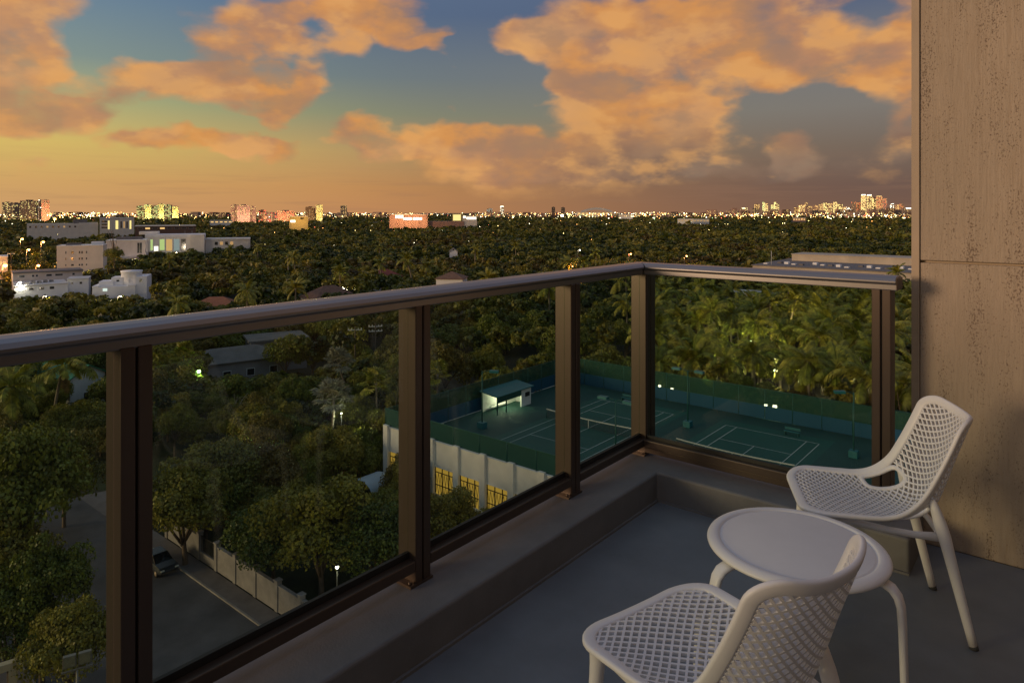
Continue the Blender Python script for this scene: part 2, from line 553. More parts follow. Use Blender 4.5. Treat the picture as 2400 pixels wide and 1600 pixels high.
M_courtout = mat('court_apron', (.008, .058, .048), .8, noise=(.2, .18, 7))
M_line = mat('line_paint', (.48, .52, .48), .7, noise=(1.5, .12))
M_teal = mat('teal_paint', (.008, .080, .070), .55, noise=(2, .1))
M_tealroof = mat('teal_roof', (.010, .135, .150), .5, noise=(1.5, .12))
M_scr_green = mat_screen('green_windscreen', (.004, .066, .056), .22)
M_scr_clear = mat_screen('green_chain_link', (.006, .072, .050), .45)
M_scr_blue = mat_screen('blue_windscreen', (.003, .070, .135), .05)
M_net = mat('net_cord', (.03, .03, .03), .8)


def emis(name, color, strength):
    return mat(name, (.02, .02, .02), .6, emit=color, estr=strength)


E_amber = emis('amber_light', (1.0, .55, .08), .42)
E_white = emis('white_light', (1.0, .93, .72), 3.0)
E_warm = emis('warm_window', (1.0, .62, .22), 1.0)
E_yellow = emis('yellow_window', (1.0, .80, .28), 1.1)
E_green = emis('green_lamp', (.55, 1.0, .35), 9.0)
E_orange = emis('sodium_lamp', (1.0, .42, .10), 14.0)
E_bright = emis('lamp_white', (1.0, .90, .65), 14.0)
E_dim = emis('dim_window', (1.0, .58, .22), .45)
E_red = emis('red_sign', (1.0, .16, .08), 1.6)
E_pink = emis('pink_lit_wall', (1.0, .45, .75), 1.6)
E_cool = emis('cool_window', (.75, .90, .80), .9)
E_lime = emis('lime_window', (.85, 1.0, .35), 1.0)
E2 = {'warm': emis('room_warm', (1, .62, .22), .55), 'white': emis('room_white', (1, .95, .75), 1.5), 'lime': emis('room_lime', (.75, 1, .35), .55), 'cool': emis('room_cool', (.7, .9, .85), .28)}
E = {'warm': E_warm, 'yellow': E_yellow, 'white': E_white, 'dim': E_dim, 'cool': E_cool, 'lime': E_lime, 'red': E_red, 'pink': E_pink, 'orange': E_orange}


# ================================================================== THE BALCONY
def wbuild(mb, name, m_, parent=None, bevel=0, seg=2):
    """mesh written in world coordinates, parented to an unrotated thing"""
    loc = None if parent is None else -Vector(parent.location)
    return mb.build(name, m_, parent, loc, bevel, seg)


def build_balcony():
    z = FLOOR
    struct(MB().box(-1.72, -6, z - .25, 2.2, 3.70, z).build('balcony_floor', M_floor))
    c = MB()
    c.prism([(-2.13, -6), (-1.726, -6), (-1.726, 3.33), (-.54, 3.33), (-.54, 3.698), (-2.13, 3.698)], z - .26, z + .152)
    struct(c.build('balcony_curb', M_curb, bevel=.012, seg=3))
    # sealant bead along the foot of the curb
    b = MB(); b.bar((-1.722, -6, z + .004), (-1.722, 3.326, z + .004), .014, .014); b.bar((-1.722, 3.326, z + .004), (-.54, 3.326, z + .004), .014, .014)
    struct(b.build('sealant_bead', M_curb))
    # building behind, well back from the rail
    struct(MB().box(2.2, -6, z - .3, 2.5, 3.7, z + 9).build('building_facade', mat('facade_dark', (.10, .09, .085), .5)))
    # travertine wall
    w = thing('stone_wall', 'tall travertine clad wall at the right end of the balcony', 'wall', (-.59, 3.71, z))
    wbuild(MB().box(-.565, 3.735, z - .3, 3.2, 4.1, z + 9), 'core', M_trim, w)
    x0, x1 = -.5572, 3.2
    for (a, b_) in ((z - .002, z + 1.312), (z + 1.324, z + 4.2), (z + 4.212, z + 7.1)):
        wbuild(MB().box(x0, 3.708, a, x1, 3.738, b_), 'stone_panel', M_trav, w, bevel=.003)
    t = MB().box(-.592, 3.703, z - .3, -.5585, 4.1, z + 9); t.box(-.566, 3.699, z - .3, -.5595, 3.704, z + 9)
    wbuild(t, 'edge_trim', M_trim, w)

    # railing
    rl = thing('balcony_railing', 'bronze metal railing with glass panels round the balcony corner', 'railing', (-1.95, 3.55, z + .152))
    cz = z + .152

    def rail_profile(along_x):
        # cap: rounded top, narrow channel below
        pts = [(-.062, 1.226), (-.062, 1.240), (-.054, 1.251), (-.034, 1.257), (0, 1.259), (.034, 1.256), (.054, 1.248), (.063, 1.236), (.063, 1.226),
               (.056, 1.222), (.044, 1.221), (.044, 1.192), (-.044, 1.192), (-.044, 1.221)]
        return pts
    P = rail_profile(False); n = len(P)

    def sweep_rail(pts, ends):
        # ends: list of (fn mapping (u, zz) -> point)
        mbx = MB(); vs, fs = [], []
        for fn in ends:
            vs += [fn(u, zz) for u, zz in pts]
        m_ = len(pts)
        for i in range(len(ends) - 1):
            for k in range(m_):
                k2 = (k + 1) % m_
                fs.append((i * m_ + k, i * m_ + k2, (i + 1) * m_ + k2, (i + 1) * m_ + k))
        fs.append(tuple(range(m_ - 1, -1, -1))); fs.append(tuple((len(ends) - 1) * m_ + k for k in range(m_)))
        mbx.add(vs, fs, False)
        return mbx
    rx, ry = -1.95, 3.55
    # u > 0 is the balcony side: +x on the long run, -y on the short run
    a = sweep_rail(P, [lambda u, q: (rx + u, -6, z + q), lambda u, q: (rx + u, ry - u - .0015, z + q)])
    o = wbuild(a, 'top_rail', M_railcap_skylit, rl, bevel=.004, seg=2)
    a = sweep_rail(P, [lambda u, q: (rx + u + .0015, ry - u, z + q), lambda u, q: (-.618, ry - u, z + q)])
    o = wbuild(a, 'top_rail', M_railcap_skylit, rl, bevel=.004, seg=2)
    wbuild(MB().box(-.6175, 3.487, z + 1.194, -.613, 3.611, z + 1.25), 'end_cap', M_bronze, rl, bevel=.003)

    def post(x0, y0, x1, y1, side):
        # two flush sections with a dark joint between; side = face that shows the joint
        mbx = MB()
        zt = z + 1.196
        if side == 'x':
            ym = (y0 + y1) / 2
            mbx.box(x0, y0, cz - .01, x1, ym - .003, zt); mbx.box(x0, ym + .003, cz - .01, x1, y1, zt)
        else:
            xm = (x0 + x1) / 2
            mbx.box(x0, y0, cz - .01, xm - .003, y1, zt); mbx.box(xm + .003, y0, cz - .01, x1, y1, zt)
        p = wbuild(mbx, 'post', M_bronze, rl, bevel=.004)
        j = MB()
        if side == 'x': j.box(x0 + .004, ym - .003, cz, x1 - .012, ym + .003, zt - .003)
        else: j.box(xm - .003, y0 + .012, cz, xm + .003, y1 - .004, zt - .003)
        put('joint', j.mesh('joint', M_gasket), p)
        bp = MB().box(x0 - .014, y0 - .03, cz - .002, x1 + .006, y1 + .006, cz + .010)
        for bx in (x0 + .012, x1 - .012):
            bp.tube([(bx, y0 - .017, cz + .009), (bx, y0 - .017, cz + .018)], .007, 8)
        put('base_plate', bp.mesh('base_plate', M_bronze), p)
        return p
    ys = [(-4.402, -4.322), (-3.378, -3.298), (-2.353, -2.273), (-1.328, -1.248), (-.304, -.224), (.720, .801), (1.744, 1.822), (2.769, 2.851)]
    for y0, y1 in ys: post(-1.998, y0, -1.900, y1, 'x')
    post(-1.998, 3.526, -1.900, 3.642, 'x')
    post(-.722, 3.502, -.642, 3.600, 'y')
    # bottom rail and glass between the posts
    prev = -6
    for y0, y1 in ys + [(3.526, 3.642)]:
        a, b_ = prev, y0
        wbuild(MB().box(-1.985, a, cz + .052, -1.900, b_, cz + .094), 'bottom_rail', M_bronze, rl, bevel=.004)
        wbuild(MB().box(-1.948, a, cz + .0945, -1.934, b_, cz + .118), 'gasket', M_gasket, rl)
        wbuild(MB().box(-1.946, a + .004, cz + .100, -1.936, b_ - .004, z + 1.193), 'glass_panel', M_glass, rl)
        prev = y1
    wbuild(MB().box(-1.900, 3.502, cz + .052, -.722, 3.587, cz + .094), 'bottom_rail', M_bronze, rl, bevel=.004)
    wbuild(MB().box(-1.899, 3.512, cz + .02, -.722, 3.56, cz + .0515), 'lower_channel', M_bronze, rl, bevel=.003)
    wbuild(MB().box(-1.899, 3.536, cz + .0945, -.722, 3.55, cz + .112), 'gasket', M_gasket, rl)
    wbuild(MB().box(-1.895, 3.538, cz + .100, -.726, 3.548, z + 1.193), 'glass_panel', M_glass, rl)


build_balcony()


# ------------------------------------------------------------------ chairs
def spline(pts):
    """arc-length parametrised Catmull-Rom through 2-D points"""
    P = [np.array(p, float) for p in pts]
    P = [2 * P[0] - P[1]] + P + [2 * P[-1] - P[-2]]
    out = []
    for i in range(1, len(P) - 2):
        for t in np.linspace(0, 1, 14, endpoint=False):
            p0, p1, p2, p3 = P[i - 1:i + 3]
            out.append(.5 * ((2 * p1) + (-p0 + p2) * t + (2 * p0 - 5 * p1 + 4 * p2 - p3) * t * t + (-p0 + 3 * p1 - 3 * p2 + p3) * t ** 3))
    out.append(P[-2])
    out = np.array(out)
    s = np.concatenate([[0], np.cumsum(np.linalg.norm(np.diff(out, axis=0), axis=1))])
    s /= s[-1]
    return lambda u: (np.interp(u, s, out[:, 0]), np.interp(u, s, out[:, 1]))


CEN = spline([(.288, .426), (.23, .432), (.12, .420), (0, .404), (-.09, .398), (-.155, .412), (-.200, .455), (-.230, .53), (-.262, .63), (-.294, .72), (-.320, .790)])
EDG = spline([(.290, .436), (.21, .444), (.08, .447), (.01, .452), (-.05, .476), (-.105, .530), (-.150, .605), (-.192, .690), (-.228, .775), (-.245, .818)])
LB, HA = .905, .238


def half_width(u):
    return float(np.interp(u, [0, .12, .3, .45, .6, .8, 1], [.246, .250, .245, .234, .221, .214, .208]))


def shell(bb, a):
    u = min(max(bb / LB, 0), 1); w = max(-1, min(1, a / HA))
    k = abs(w) ** 2.3
    cy, czz = CEN(u); ey, ez = EDG(u)
    return Vector((w * half_width(u), cy + (ey - cy) * k, czz + (ez - czz) * k))


def shell_n(bb, a):
    e = .004
    d1 = shell(min(bb + e, LB), a) - shell(max(bb - e, 0), a)
    d2 = shell(bb, min(a + e, HA)) - shell(bb, max(a - e, -HA))
    return d1.cross(d2).normalized()


def rrect(b0, b1, a1, r0, r1, n=9, step=.02):
    """rounded outline in shell coordinates (bb, a), front corners r0, top corners r1"""
    pts = []

    def arc(cb, ca, r, t0, t1):
        for i in range(n + 1):
            t = t0 + (t1 - t0) * i / n
            pts.append((cb + r * math.cos(t), ca + r * math.sin(t)))

    def line(p, q):
        L_ = math.hypot(q[0] - p[0], q[1] - p[1]); m_ = max(1, int(L_ / step))
        for i in range(1, m_): pts.append((p[0] + (q[0] - p[0]) * i / m_, p[1] + (q[1] - p[1]) * i / m_))
    h = math.pi / 2
    arc(b0 + r0, a1 - r0, r0, 2 * h, h); line((b0 + r0, a1), (b1 - r1, a1))
    arc(b1 - r1, a1 - r1, r1, h, 0); line((b1, a1 - r1), (b1, -a1 + r1))
    arc(b1 - r1, -a1 + r1, r1, 0, -h); line((b1 - r1, -a1), (b0 + r0, -a1))
    arc(b0 + r0, -a1 + r0, r0, -h, -2 * h); line((b0, -a1 + r0), (b0, a1 - r0))
    return pts


def inside_rr(bb, a, b0, b1, a1, r0, r1):
    a = abs(a)
    if bb < b0 or bb > b1 or a > a1: return False
    for (cb, r, lo) in ((b0 + r0, r0, True), (b1 - r1, r1, False)):
        if a > a1 - r and ((lo and bb < cb) or (not lo and bb > cb)):
            return (bb - cb) ** 2 + (a - (a1 - r)) ** 2 <= r * r
    return True


def sweep_on_shell(mb, path, w, t, closed, n=10, boxy=False, smooth=True):
    """run a flat rounded section (w wide on the shell, t thick) along a path of shell coordinates"""
    pts = [shell(*p) for p in path]; m_ = len(pts)
    if boxy: prof = [(-w / 2, -t / 2), (w / 2, -t / 2), (w / 2, t / 2), (-w / 2, t / 2)]
    else:
        prof = []
        for k in range(n):
            an = 2 * math.pi * k / n + math.pi / n
            c, s_ = math.cos(an), math.sin(an)
            prof.append((math.copysign(abs(c) ** .6, c) * w / 2, math.copysign(abs(s_) ** .6, s_) * t / 2))
    vs, fs = [], []
    for i, p in enumerate(pts):
        tn = (pts[(i + 1) % m_] - pts[i - 1]) if closed else (pts[min(i + 1, m_ - 1)] - pts[max(i - 1, 0)])
        tn.normalize()
        nn = shell_n(*path[i]); nn = (nn - tn * nn.dot(tn)).normalized(); bn = nn.cross(tn)
        vs += [p + bn * x + nn * y for x, y in prof]
    q = len(prof)
    for i in range(m_ if closed else m_ - 1):
        j = (i + 1) % m_
        for k in range(q):
            k2 = (k + 1) % q
            fs.append((i * q + k, j * q + k, j * q + k2, i * q + k2))
    if not closed:
        fs.append(tuple(range(q))); fs.append(tuple((m_ - 1) * q + k for k in range(q - 1, -1, -1)))
    mb.add(vs, fs, smooth)


def in_hole(bb, a, grow=0):
    return (abs((bb - .425) / (.082 + grow)) ** 3.6 + abs((abs(a) - .170) / (.030 + grow)) ** 3.6) < 1


def chair_meshes():
    fr = MB()
    sweep_on_shell(fr, rrect(.010, LB - .016, HA - .017, .100, .066), .036, .017, True, 14)
    for s_ in (-1, 1):
        loop = []
        for i in range(44):
            an = 2 * math.pi * i / 44
            c, q = math.cos(an), math.sin(an)
            loop.append((.425 + math.copysign(abs(c) ** (2 / 3.6), c) * .089, s_ * (.170 + math.copysign(abs(q) ** (2 / 3.6), q) * .036)))
        sweep_on_shell(fr, loop, .020, .015, True, 10)
    lat = {0: MB(), 1: MB()}
    sp, kk, bow = .0278, .78, .75
    for fam in (-1, 1):
        for ci in range(-12, 60):
            c = ci * sp - .10
            run = []
            for i in range(121):
                a = -HA + 2 * HA * i / 120
                bb = c + fam * kk * a + bow * a * a
                ok = inside_rr(bb, a, .022, LB - .028, HA - .029, .088, .056) and not in_hole(bb, a, .009)
                if ok: run.append((bb, a))
                if (not ok or i == 120) and run:
                    if len(run) > 2:
                        for part in (0, 1):
                            seg = [p for p in run if (p[0] <= .48) == (part == 0)]
                            # keep runs contiguous and let the halves meet
                            if len(seg) > 2: sweep_on_shell(lat[part], seg[::3] + ([seg[-1]] if (len(seg) - 1) % 3 else []), .0062, (.0085, .014)[part], False, boxy=True, smooth=False)
                    run = []
    legs = []
    for (top, foot) in (((.202, .216, .436), (.216, .250, .012)), ((.190, -.148, .515), (.200, -.275, .012))):
        top, foot = Vector(top), Vector(foot)
        for s_ in (-1, 1):
            a = Vector((s_ * top.x, top.y, top.z)); b = Vector((s_ * foot.x, foot.y, foot.z))
            ts = [0, .03, .07, .12, .20, .35, .6, .85, 1]; rs = [.025, .025, .0225, .0205, .0188, .0180, .0165, .0150, .0142]
            pth = [a + (b - a) * t for t in ts]
            if top.y < 0:   # rear leg grows out of the side of the shell, then kicks back
                kn = Vector((s_ * .196, -.186, .385)); rs = [.010, .017, .0215, .0215, .0195, .018, .0165, .0150, .0142]
                pth = [a, a.lerp(kn, .3), a.lerp(kn, .65), kn] + [kn.lerp(b, t) for t in (.15, .35, .6, .85, 1)]
            lg = MB().tube(pth, rs, 14)
            cap = MB().tube([b + Vector((0, 0, .002)), Vector((b.x + (b.x - a.x) * .03, b.y + (b.y - a.y) * .03, 0))], .0146, 14)
            legs.append((lg, cap))
    un = []
    for s_ in (-1, 1):
        q = MB(); q.tube([(s_ * .202, .21, .424), (s_ * .207, .10, .412), (s_ * .206, 0, .396), (s_ * .196, -.09, .384), (s_ * .178, -.172, .376)], [.014, .012, .0115, .012, .016], 10)
        un.append(('side_rail', q))
    q = MB(); q.tube([(-.178, -.172, .376), (-.12, -.190, .372), (0, -.196, .370), (.12, -.190, .372), (.178, -.172, .376)], [.016, .012, .011, .012, .016], 10)
    un.append(('rear_rail', q))
    q = MB(); q.tube([(-.202, .216, .422), (-.10, .234, .416), (0, .238, .414), (.10, .234, .416), (.202, .216, .422)], [.014, .011, .010, .011, .014], 10)
    un.append(('front_rail', q))
    return (fr.mesh('frame', M_white), lat[0].mesh('seat_lattice', M_white), lat[1].mesh('back_lattice', M_white),
            [(a.mesh('leg', M_white), b.mesh('rubber_foot', M_foot)) for a, b in legs], [(n_, q.mesh(n_, M_white)) for n_, q in un])


CH = chair_meshes()


def chair(label, loc, face):
    t = thing('patio_chair', label, 'chair', loc, math.atan2(-face[0], face[1]), 'white chairs on the balcony')
    put('frame', CH[0], t); put('seat_lattice', CH[1], t); put('back_lattice', CH[2], t)
    for a, b in CH[3]:
        l = put('leg', a, t); put('rubber_foot', b, l)
    for n_, q in CH[4]: put(n_, q, t)
    return t


chair('white latticed chair in the corner against the stone wall', (-.609, 2.972, FLOOR), (-.9, -.436))
chair('white latticed chair in the foreground with its back to the viewer', (-.683, 1.641, FLOOR), (-.963, .269))


def table():
    t = thing('side_table', 'low round white plastic table between the two chairs', 'table', (-.712, 2.35, FLOOR))
    top = MB().lathe([(.0, .4540), (.232, .4540), (.2365, .4530), (.2385, .4505), (.2415, .4505), (.2435, .4545), (.249, .4572), (.262, .4568), (.273, .4535), (.280, .4485),
                      (.283, .4425), (.2815, .4375), (.275, .434), (.24, .432), (.10, .432), (0, .432)], 96)
    top.build('table_top', M_white, t)
    for ang in (-122.8, -2.8, 117.2):
        an = R(ang); rd = Vector((math.cos(an), math.sin(an), 0)); tg = Vector((-math.sin(an), math.cos(an), 0))
        prof = [(.13, .420), (.22, .421), (.262, .419), (.288, .408), (.304, .388), (.312, .36), (.316, .30), (.319, .20), (.322, .08), (.324, .006)]
        ws = [.05, .05, .049, .047, .045, .042, .038, .034, .030, .028]; ts = [.016, .017, .019, .021, .022, .022, .022, .021, .021, .021]
        mbx = MB(); vs, fs = [], []; n = 12
        pts = [rd * r_ + Vector((0, 0, zz)) for r_, zz in prof]
        for i, p in enumerate(pts):
            d = (pts[min(i + 1, len(pts) - 1)] - pts[max(i - 1, 0)]).normalized(); nn = tg.cross(d)
            for k in range(n):
                a2 = 2 * math.pi * k / n; c, s_ = math.cos(a2), math.sin(a2)
                vs.append(p + tg * (math.copysign(abs(c) ** .7, c) * ws[i] / 2) + nn * (math.copysign(abs(s_) ** .7, s_) * ts[i] / 2))
        for i in range(len(pts) - 1):
            for k in range(n):
                fs.append((i * n + k, i * n + (k + 1) % n, (i + 1) * n + (k + 1) % n, (i + 1) * n + k))
        fs.append(tuple((len(pts) - 1) * n + k for k in range(n)))
        mbx.add(vs, fs, True)
        l = mbx.build('leg', M_white, t)
        c = pts[-1]
        put('rubber_foot', MB().lathe([(0, 0), (.014, 0), (.014, .008), (0, .008)], 12, (c.x, c.y, 0)).mesh('rubber_foot', M_foot), l)


table()


# ================================================================== GROUND, STREET
def build_ground():
    struct(MB().add([(-14000, -9000, 0), (9000, -9000, 0), (9000, 14000, 0), (-14000, 14000, 0)], [(0, 1, 2, 3)]).build('ground', M_ground))
    # lawns on both sides of the street
    struct(MB().add([(-150, 31, .004), (-4, 31, .004), (-4, 51, .004), (-150, 51, .004)], [(0, 1, 2, 3)]).build('garden_ground', M_lawn))
    struct(MB().add([(-97, 15.5, .006), (20, 15.5, .006), (20, 28.8, .006), (-97, 28.8, .006)], [(0, 1, 2, 3)]).build('street', M_asphalt))
    struct(MB().add([(-88, 28.8, .007), (-80, 28.8, .007), (-76, 46, .007), (-83, 46, .007)], [(0, 1, 2, 3)]).build('side_drive', M_paving))
    struct(MB().box(-77, 28.95, -.1, 10, 30.55, .13).build('pavement', M_paving))
    struct(MB().box(-97, 13.2, -.1, 20, 15.35, .13).build('pavement', M_paving))
    k = MB()
    for i in range(58):
        k.box(-76.5 + i * 1.5, 28.78, -.1, -76.5 + i * 1.5 + 1.485, 28.95, .14)
    struct(k.build('kerb', M_kerb))
    struct(MB().box(-97, 15.35, -.1, 20, 15.5, .14).build('kerb', M_kerb))


build_ground()


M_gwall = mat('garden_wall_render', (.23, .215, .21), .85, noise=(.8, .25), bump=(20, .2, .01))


def garden_wall():
    t = thing('garden_wall', 'white rendered garden wall with panels along the street pavement', 'wall', (-62, 30.75, .13))
    x = -70.0
    i = 0
    while x < -40:
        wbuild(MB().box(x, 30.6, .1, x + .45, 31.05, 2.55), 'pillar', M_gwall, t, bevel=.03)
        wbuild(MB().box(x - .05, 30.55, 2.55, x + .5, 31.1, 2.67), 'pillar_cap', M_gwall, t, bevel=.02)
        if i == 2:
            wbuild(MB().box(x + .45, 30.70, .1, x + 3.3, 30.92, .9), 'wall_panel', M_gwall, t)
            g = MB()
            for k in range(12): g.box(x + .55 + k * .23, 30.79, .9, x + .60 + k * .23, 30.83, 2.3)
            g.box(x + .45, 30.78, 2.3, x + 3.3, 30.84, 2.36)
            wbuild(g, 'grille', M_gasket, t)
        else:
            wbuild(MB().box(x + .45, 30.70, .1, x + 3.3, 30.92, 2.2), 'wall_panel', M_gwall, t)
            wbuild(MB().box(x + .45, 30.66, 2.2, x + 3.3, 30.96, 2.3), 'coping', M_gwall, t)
        x += 3.3; i += 1


garden_wall()


# ================================================================== TENNIS DECK
DZ = 6.0
FY0, FY1 = 51.2, 88.6     # near and far edge of the deck
FX0, FX1 = -61.5, -3.0


def tennis_deck():
    t = thing('tennis_deck_building', 'white podium building carrying the tennis courts, with amber lit windows', 'building', (-40, 51.2, 0))
    TOP = 7.75
    # walls
    wbuild(MB().box(FX0, FY0 + .35, 5.2, FX1, FY0 + .6, TOP), 'upper_wall', M_stucco, t)
    wbuild(MB().box(FX0, FY0 + .35, 0, FX1, FY0 + .6, 2.2), 'lower_wall', M_stucco, t)
    wbuild(MB().box(FX0, FY0 + .6, 0, FX0 + .3, FY1, 5.98), 'side_wall', M_stucco, t)
    wbuild(MB().box(FX0, FY1 - .3, 0, FX1, FY1, 6.2), 'rear_wall', M_stucco, t)
    wbuild(MB().box(FX0 - .05, FY0 + .30, TOP, FX1, FY0 + .65, TOP + .1), 'coping', M_stucco, t)
    px_list = [909, 1044, 1094, 1151, 1212, 1276.5]
    xs = [-60.9]
    # pilasters on an even module
    x = -57.2
    while x < -6:
        xs.append(x); x += 3.72
    for i, x in enumerate(xs):
        wbuild(MB().box(x - .38, FY0, 0, x + .38, FY0 + .36, TOP + .35), 'pilaster', M_stucco, t, bevel=.03)
    for i in range(len(xs) - 1):
        a, b = xs[i] + .38, xs[i + 1] - .38
        if b > -30: break
        w = wbuild(MB().box(a, FY0 + .50, 2.2, b, FY0 + .55, 5.2), 'window', E_amber, t)
        g = MB(); n = 3
        for k in range(1, n): g.box(a + (b - a) * k / n - .04, FY0 + .42, 2.2, a + (b - a) * k / n + .04, FY0 + .5, 5.2)
        for zz in (3.2, 4.55): g.box(a, FY0 + .43, zz - .04, b, FY0 + .49, zz + .04)
        # leaning crossed bars of the window lattice
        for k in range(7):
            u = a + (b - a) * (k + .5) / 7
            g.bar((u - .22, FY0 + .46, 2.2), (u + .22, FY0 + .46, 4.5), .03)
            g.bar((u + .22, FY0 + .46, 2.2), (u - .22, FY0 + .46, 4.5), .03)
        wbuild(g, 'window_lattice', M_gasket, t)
        wbuild(MB().box(a, FY0 + .30, 5.12, b, FY0 + .36, 5.2), 'lintel', M_stucco, t)
    # deck surface
    struct(MB().box(FX0 + .3, FY0 + .6, 5.4, FX1, FY1 - .3, DZ).build('court_deck', M_courtout))
    for (x0, cname) in ((-33.4, 'right'), (-51.45, 'left')):
        x1 = x0 + 10.97; y1 = 82.6; y0 = y1 - 23.77
        struct(MB().add([(x0 - 1.2, y0 - 2, DZ + .004), (x1 + 1.2, y0 - 2, DZ + .004), (x1 + 1.2, y1 + 2, DZ + .004), (x0 - 1.2, y1 + 2, DZ + .004)], [(0, 1, 2, 3)]).build('court_surface', M_court))
        ym = (y0 + y1) / 2; w = .08

        def ln(xa, ya, xb, yb, h=.008):
            mbx = MB(); z = DZ + h
            if xa == xb: q = [(xa - w / 2, ya, z), (xa + w / 2, ya, z), (xa + w / 2, yb, z), (xa - w / 2, yb, z)]
            else: q = [(xa, ya - w / 2, z), (xb, ya - w / 2, z), (xb, ya + w / 2, z), (xa, ya + w / 2, z)]
            mbx.add(q, [(0, 1, 2, 3)])
            o = mbx.build('court_line', M_line); struct(o)
        ln(x0, y0, x0, y1); ln(x1, y0, x1, y1); ln(x0 + 1.37, y0, x0 + 1.37, y1); ln(x1 - 1.37, y0, x1 - 1.37, y1)
        for y in (y0, y1): ln(x0, y, x1, y, .012)
        for y in (ym - 6.4, ym + 6.4): ln(x0 + 1.37, y, x1 - 1.37, y, .012)
        ln((x0 + x1) / 2, ym - 6.4, (x0 + x1) / 2, ym + 6.4, .010)
        # net
        lab = {'right': 'tennis net with white tape on the court nearer the stone wall', 'left': 'tennis net with white tape on the court beside the shelter'}[cname]
        nt_ = thing('tennis_net', lab, 'tennis net', ((x0 + x1) / 2, ym, DZ), 0, 'nets of the two tennis courts')
        hw = 6.4
        for s in (-1, 1):
            MB().tube([(s * hw, 0, 0), (s * hw, 0, 1.12)], .06, 10).build('post', M_teal, nt_)
        tp, ms, sg = MB(), MB(), []
        n = 24
        for i in range(n):
            xa, xb = -hw + 2 * hw * i / n, -hw + 2 * hw * (i + 1) / n
            za = .914 + .156 * (xa / hw) ** 2; zb = .914 + .156 * (xb / hw) ** 2
            tp.bar((xa, 0, za + .12), (xb, 0, zb + .12), .05, .13)
            for k in range(7): ms.bar((xa, 0, .08 + (za - .02) * k / 7), (xb, 0, .08 + (zb - .02) * k / 7), .022)
            for k in range(3):
                u = xa + (xb - xa) * k / 3; zz = .914 + .156 * (u / hw) ** 2
                ms.bar((u, 0, .06), (u, 0, zz + .08), .022)
        tp.build('net_tape', M_line, nt_)
        ms.build('netting', M_net, nt_)
        MB().box(-.05, -.03, 0, .05, .03, .95).build('centre_strap', M_line, nt_)


tennis_deck()


def fence(name, label, a, b, z0, z1, bay, split=None, m_low=None, m_up=None):
    """court fence: posts, top rail, a cloth panel in every bay (a lower and an upper one where split is given)"""
    a, b = Vector((*a, 0)), Vector((*b, 0))
    t = thing(name, label, 'fence', (a.x, a.y, z0), math.atan2(b.y - a.y, b.x - a.x), 'fences round the tennis courts')
    L_ = (b - a).length; n = max(1, round(L_ / bay)); s = L_ / n; H = z1 - z0
    pm = MB().tube([(0, 0, 0), (0, 0, H + .05)], .045, 8).mesh('post', M_teal)
    lo = MB().box(.05, .02, .05, s - .05, .035, (split or H) - .03).mesh('screen_panel', m_low)
    up = MB().box(.05, .02, split + .02, s - .05, .035, H - .05).mesh('mesh_panel', m_up) if split else None
    for i in range(n + 1): put('post', pm, t, (i * s, 0, 0))
    for i in range(n):
        put('screen_panel', lo, t, (i * s, 0, 0))
        if up: put('mesh_panel', up, t, (i * s, 0, 0))
    MB().tube([(0, 0, H), (L_, 0, H)], .035, 8).build('top_rail', M_teal, t)
    if split: MB().tube([(0, 0, split), (L_, 0, split)], .025, 6).build('middle_rail', M_teal, t)


fence('court_fence', 'green screened fence on top of the white podium wall', (FX0 + .1, FY0 + .48), (FX1, FY0 + .48), 7.85, 9.85, 3.72, None, M_scr_green)
fence('court_fence', 'tall fence with blue lower screens behind the far baselines', (FX1, FY1 - .5), (FX0 + .1, FY1 - .5), DZ, 9.85, 3.4, 1.75, M_scr_blue, M_scr_clear)
fence('court_fence', 'fence with blue lower screens at the shelter end of the courts', (FX0 + .25, FY1 - .6), (FX0 + .25, FY0 + .7), DZ, 9.85, 3.4, 1.75, M_scr_blue, M_scr_clear)


def court_light(label, x, y, heads, zt=13.0):
    t = thing('court_light', label, 'light pole', (x, y, DZ), 0, 'light poles of the tennis courts')
    H = zt - DZ
    MB().tube([(0, 0, 0), (0, 0, H)], [.085, .06], 10).build('pole', M_teal, t)
    MB().box(-.45, -.45, 0, .45, .45, .75).build('base_pad', M_tealroof, t, bevel=.03)
    for (hx, hy) in heads:
        arm = MB().tube([(0, 0, H - .25), (hx * .35, hy * .35, H + .02), (hx, hy, H)], .035, 6).build('arm', M_teal, t)
        d = Vector((hx, hy, 0)).normalized()
        h = MB().bar((hx - d.x * .15, hy - d.y * .15, H), (hx + d.x * .95, hy + d.y * .95, H - .04), .6, .26)
        put('lamp_head', h.mesh('lamp_head', M_tealroof), arm)


court_light('teal light pole with two heads between the courts near the far fence', -36.75, 78.9, [(-1.1, 0), (1.1, 0)])
court_light('teal light pole with two heads between the courts on the near side', -36.75, 61.7, [(-1.1, 0), (1.1, 0)])
p = atz(1130, 1003, DZ)
court_light('teal light pole with one head left of the shelter', p[0], p[1], [(.9, .6)])
p = atz(2001, 1071, DZ)
court_light('teal light pole with one head beside the railing end post', p[0], p[1], [(-.9, -.5)])


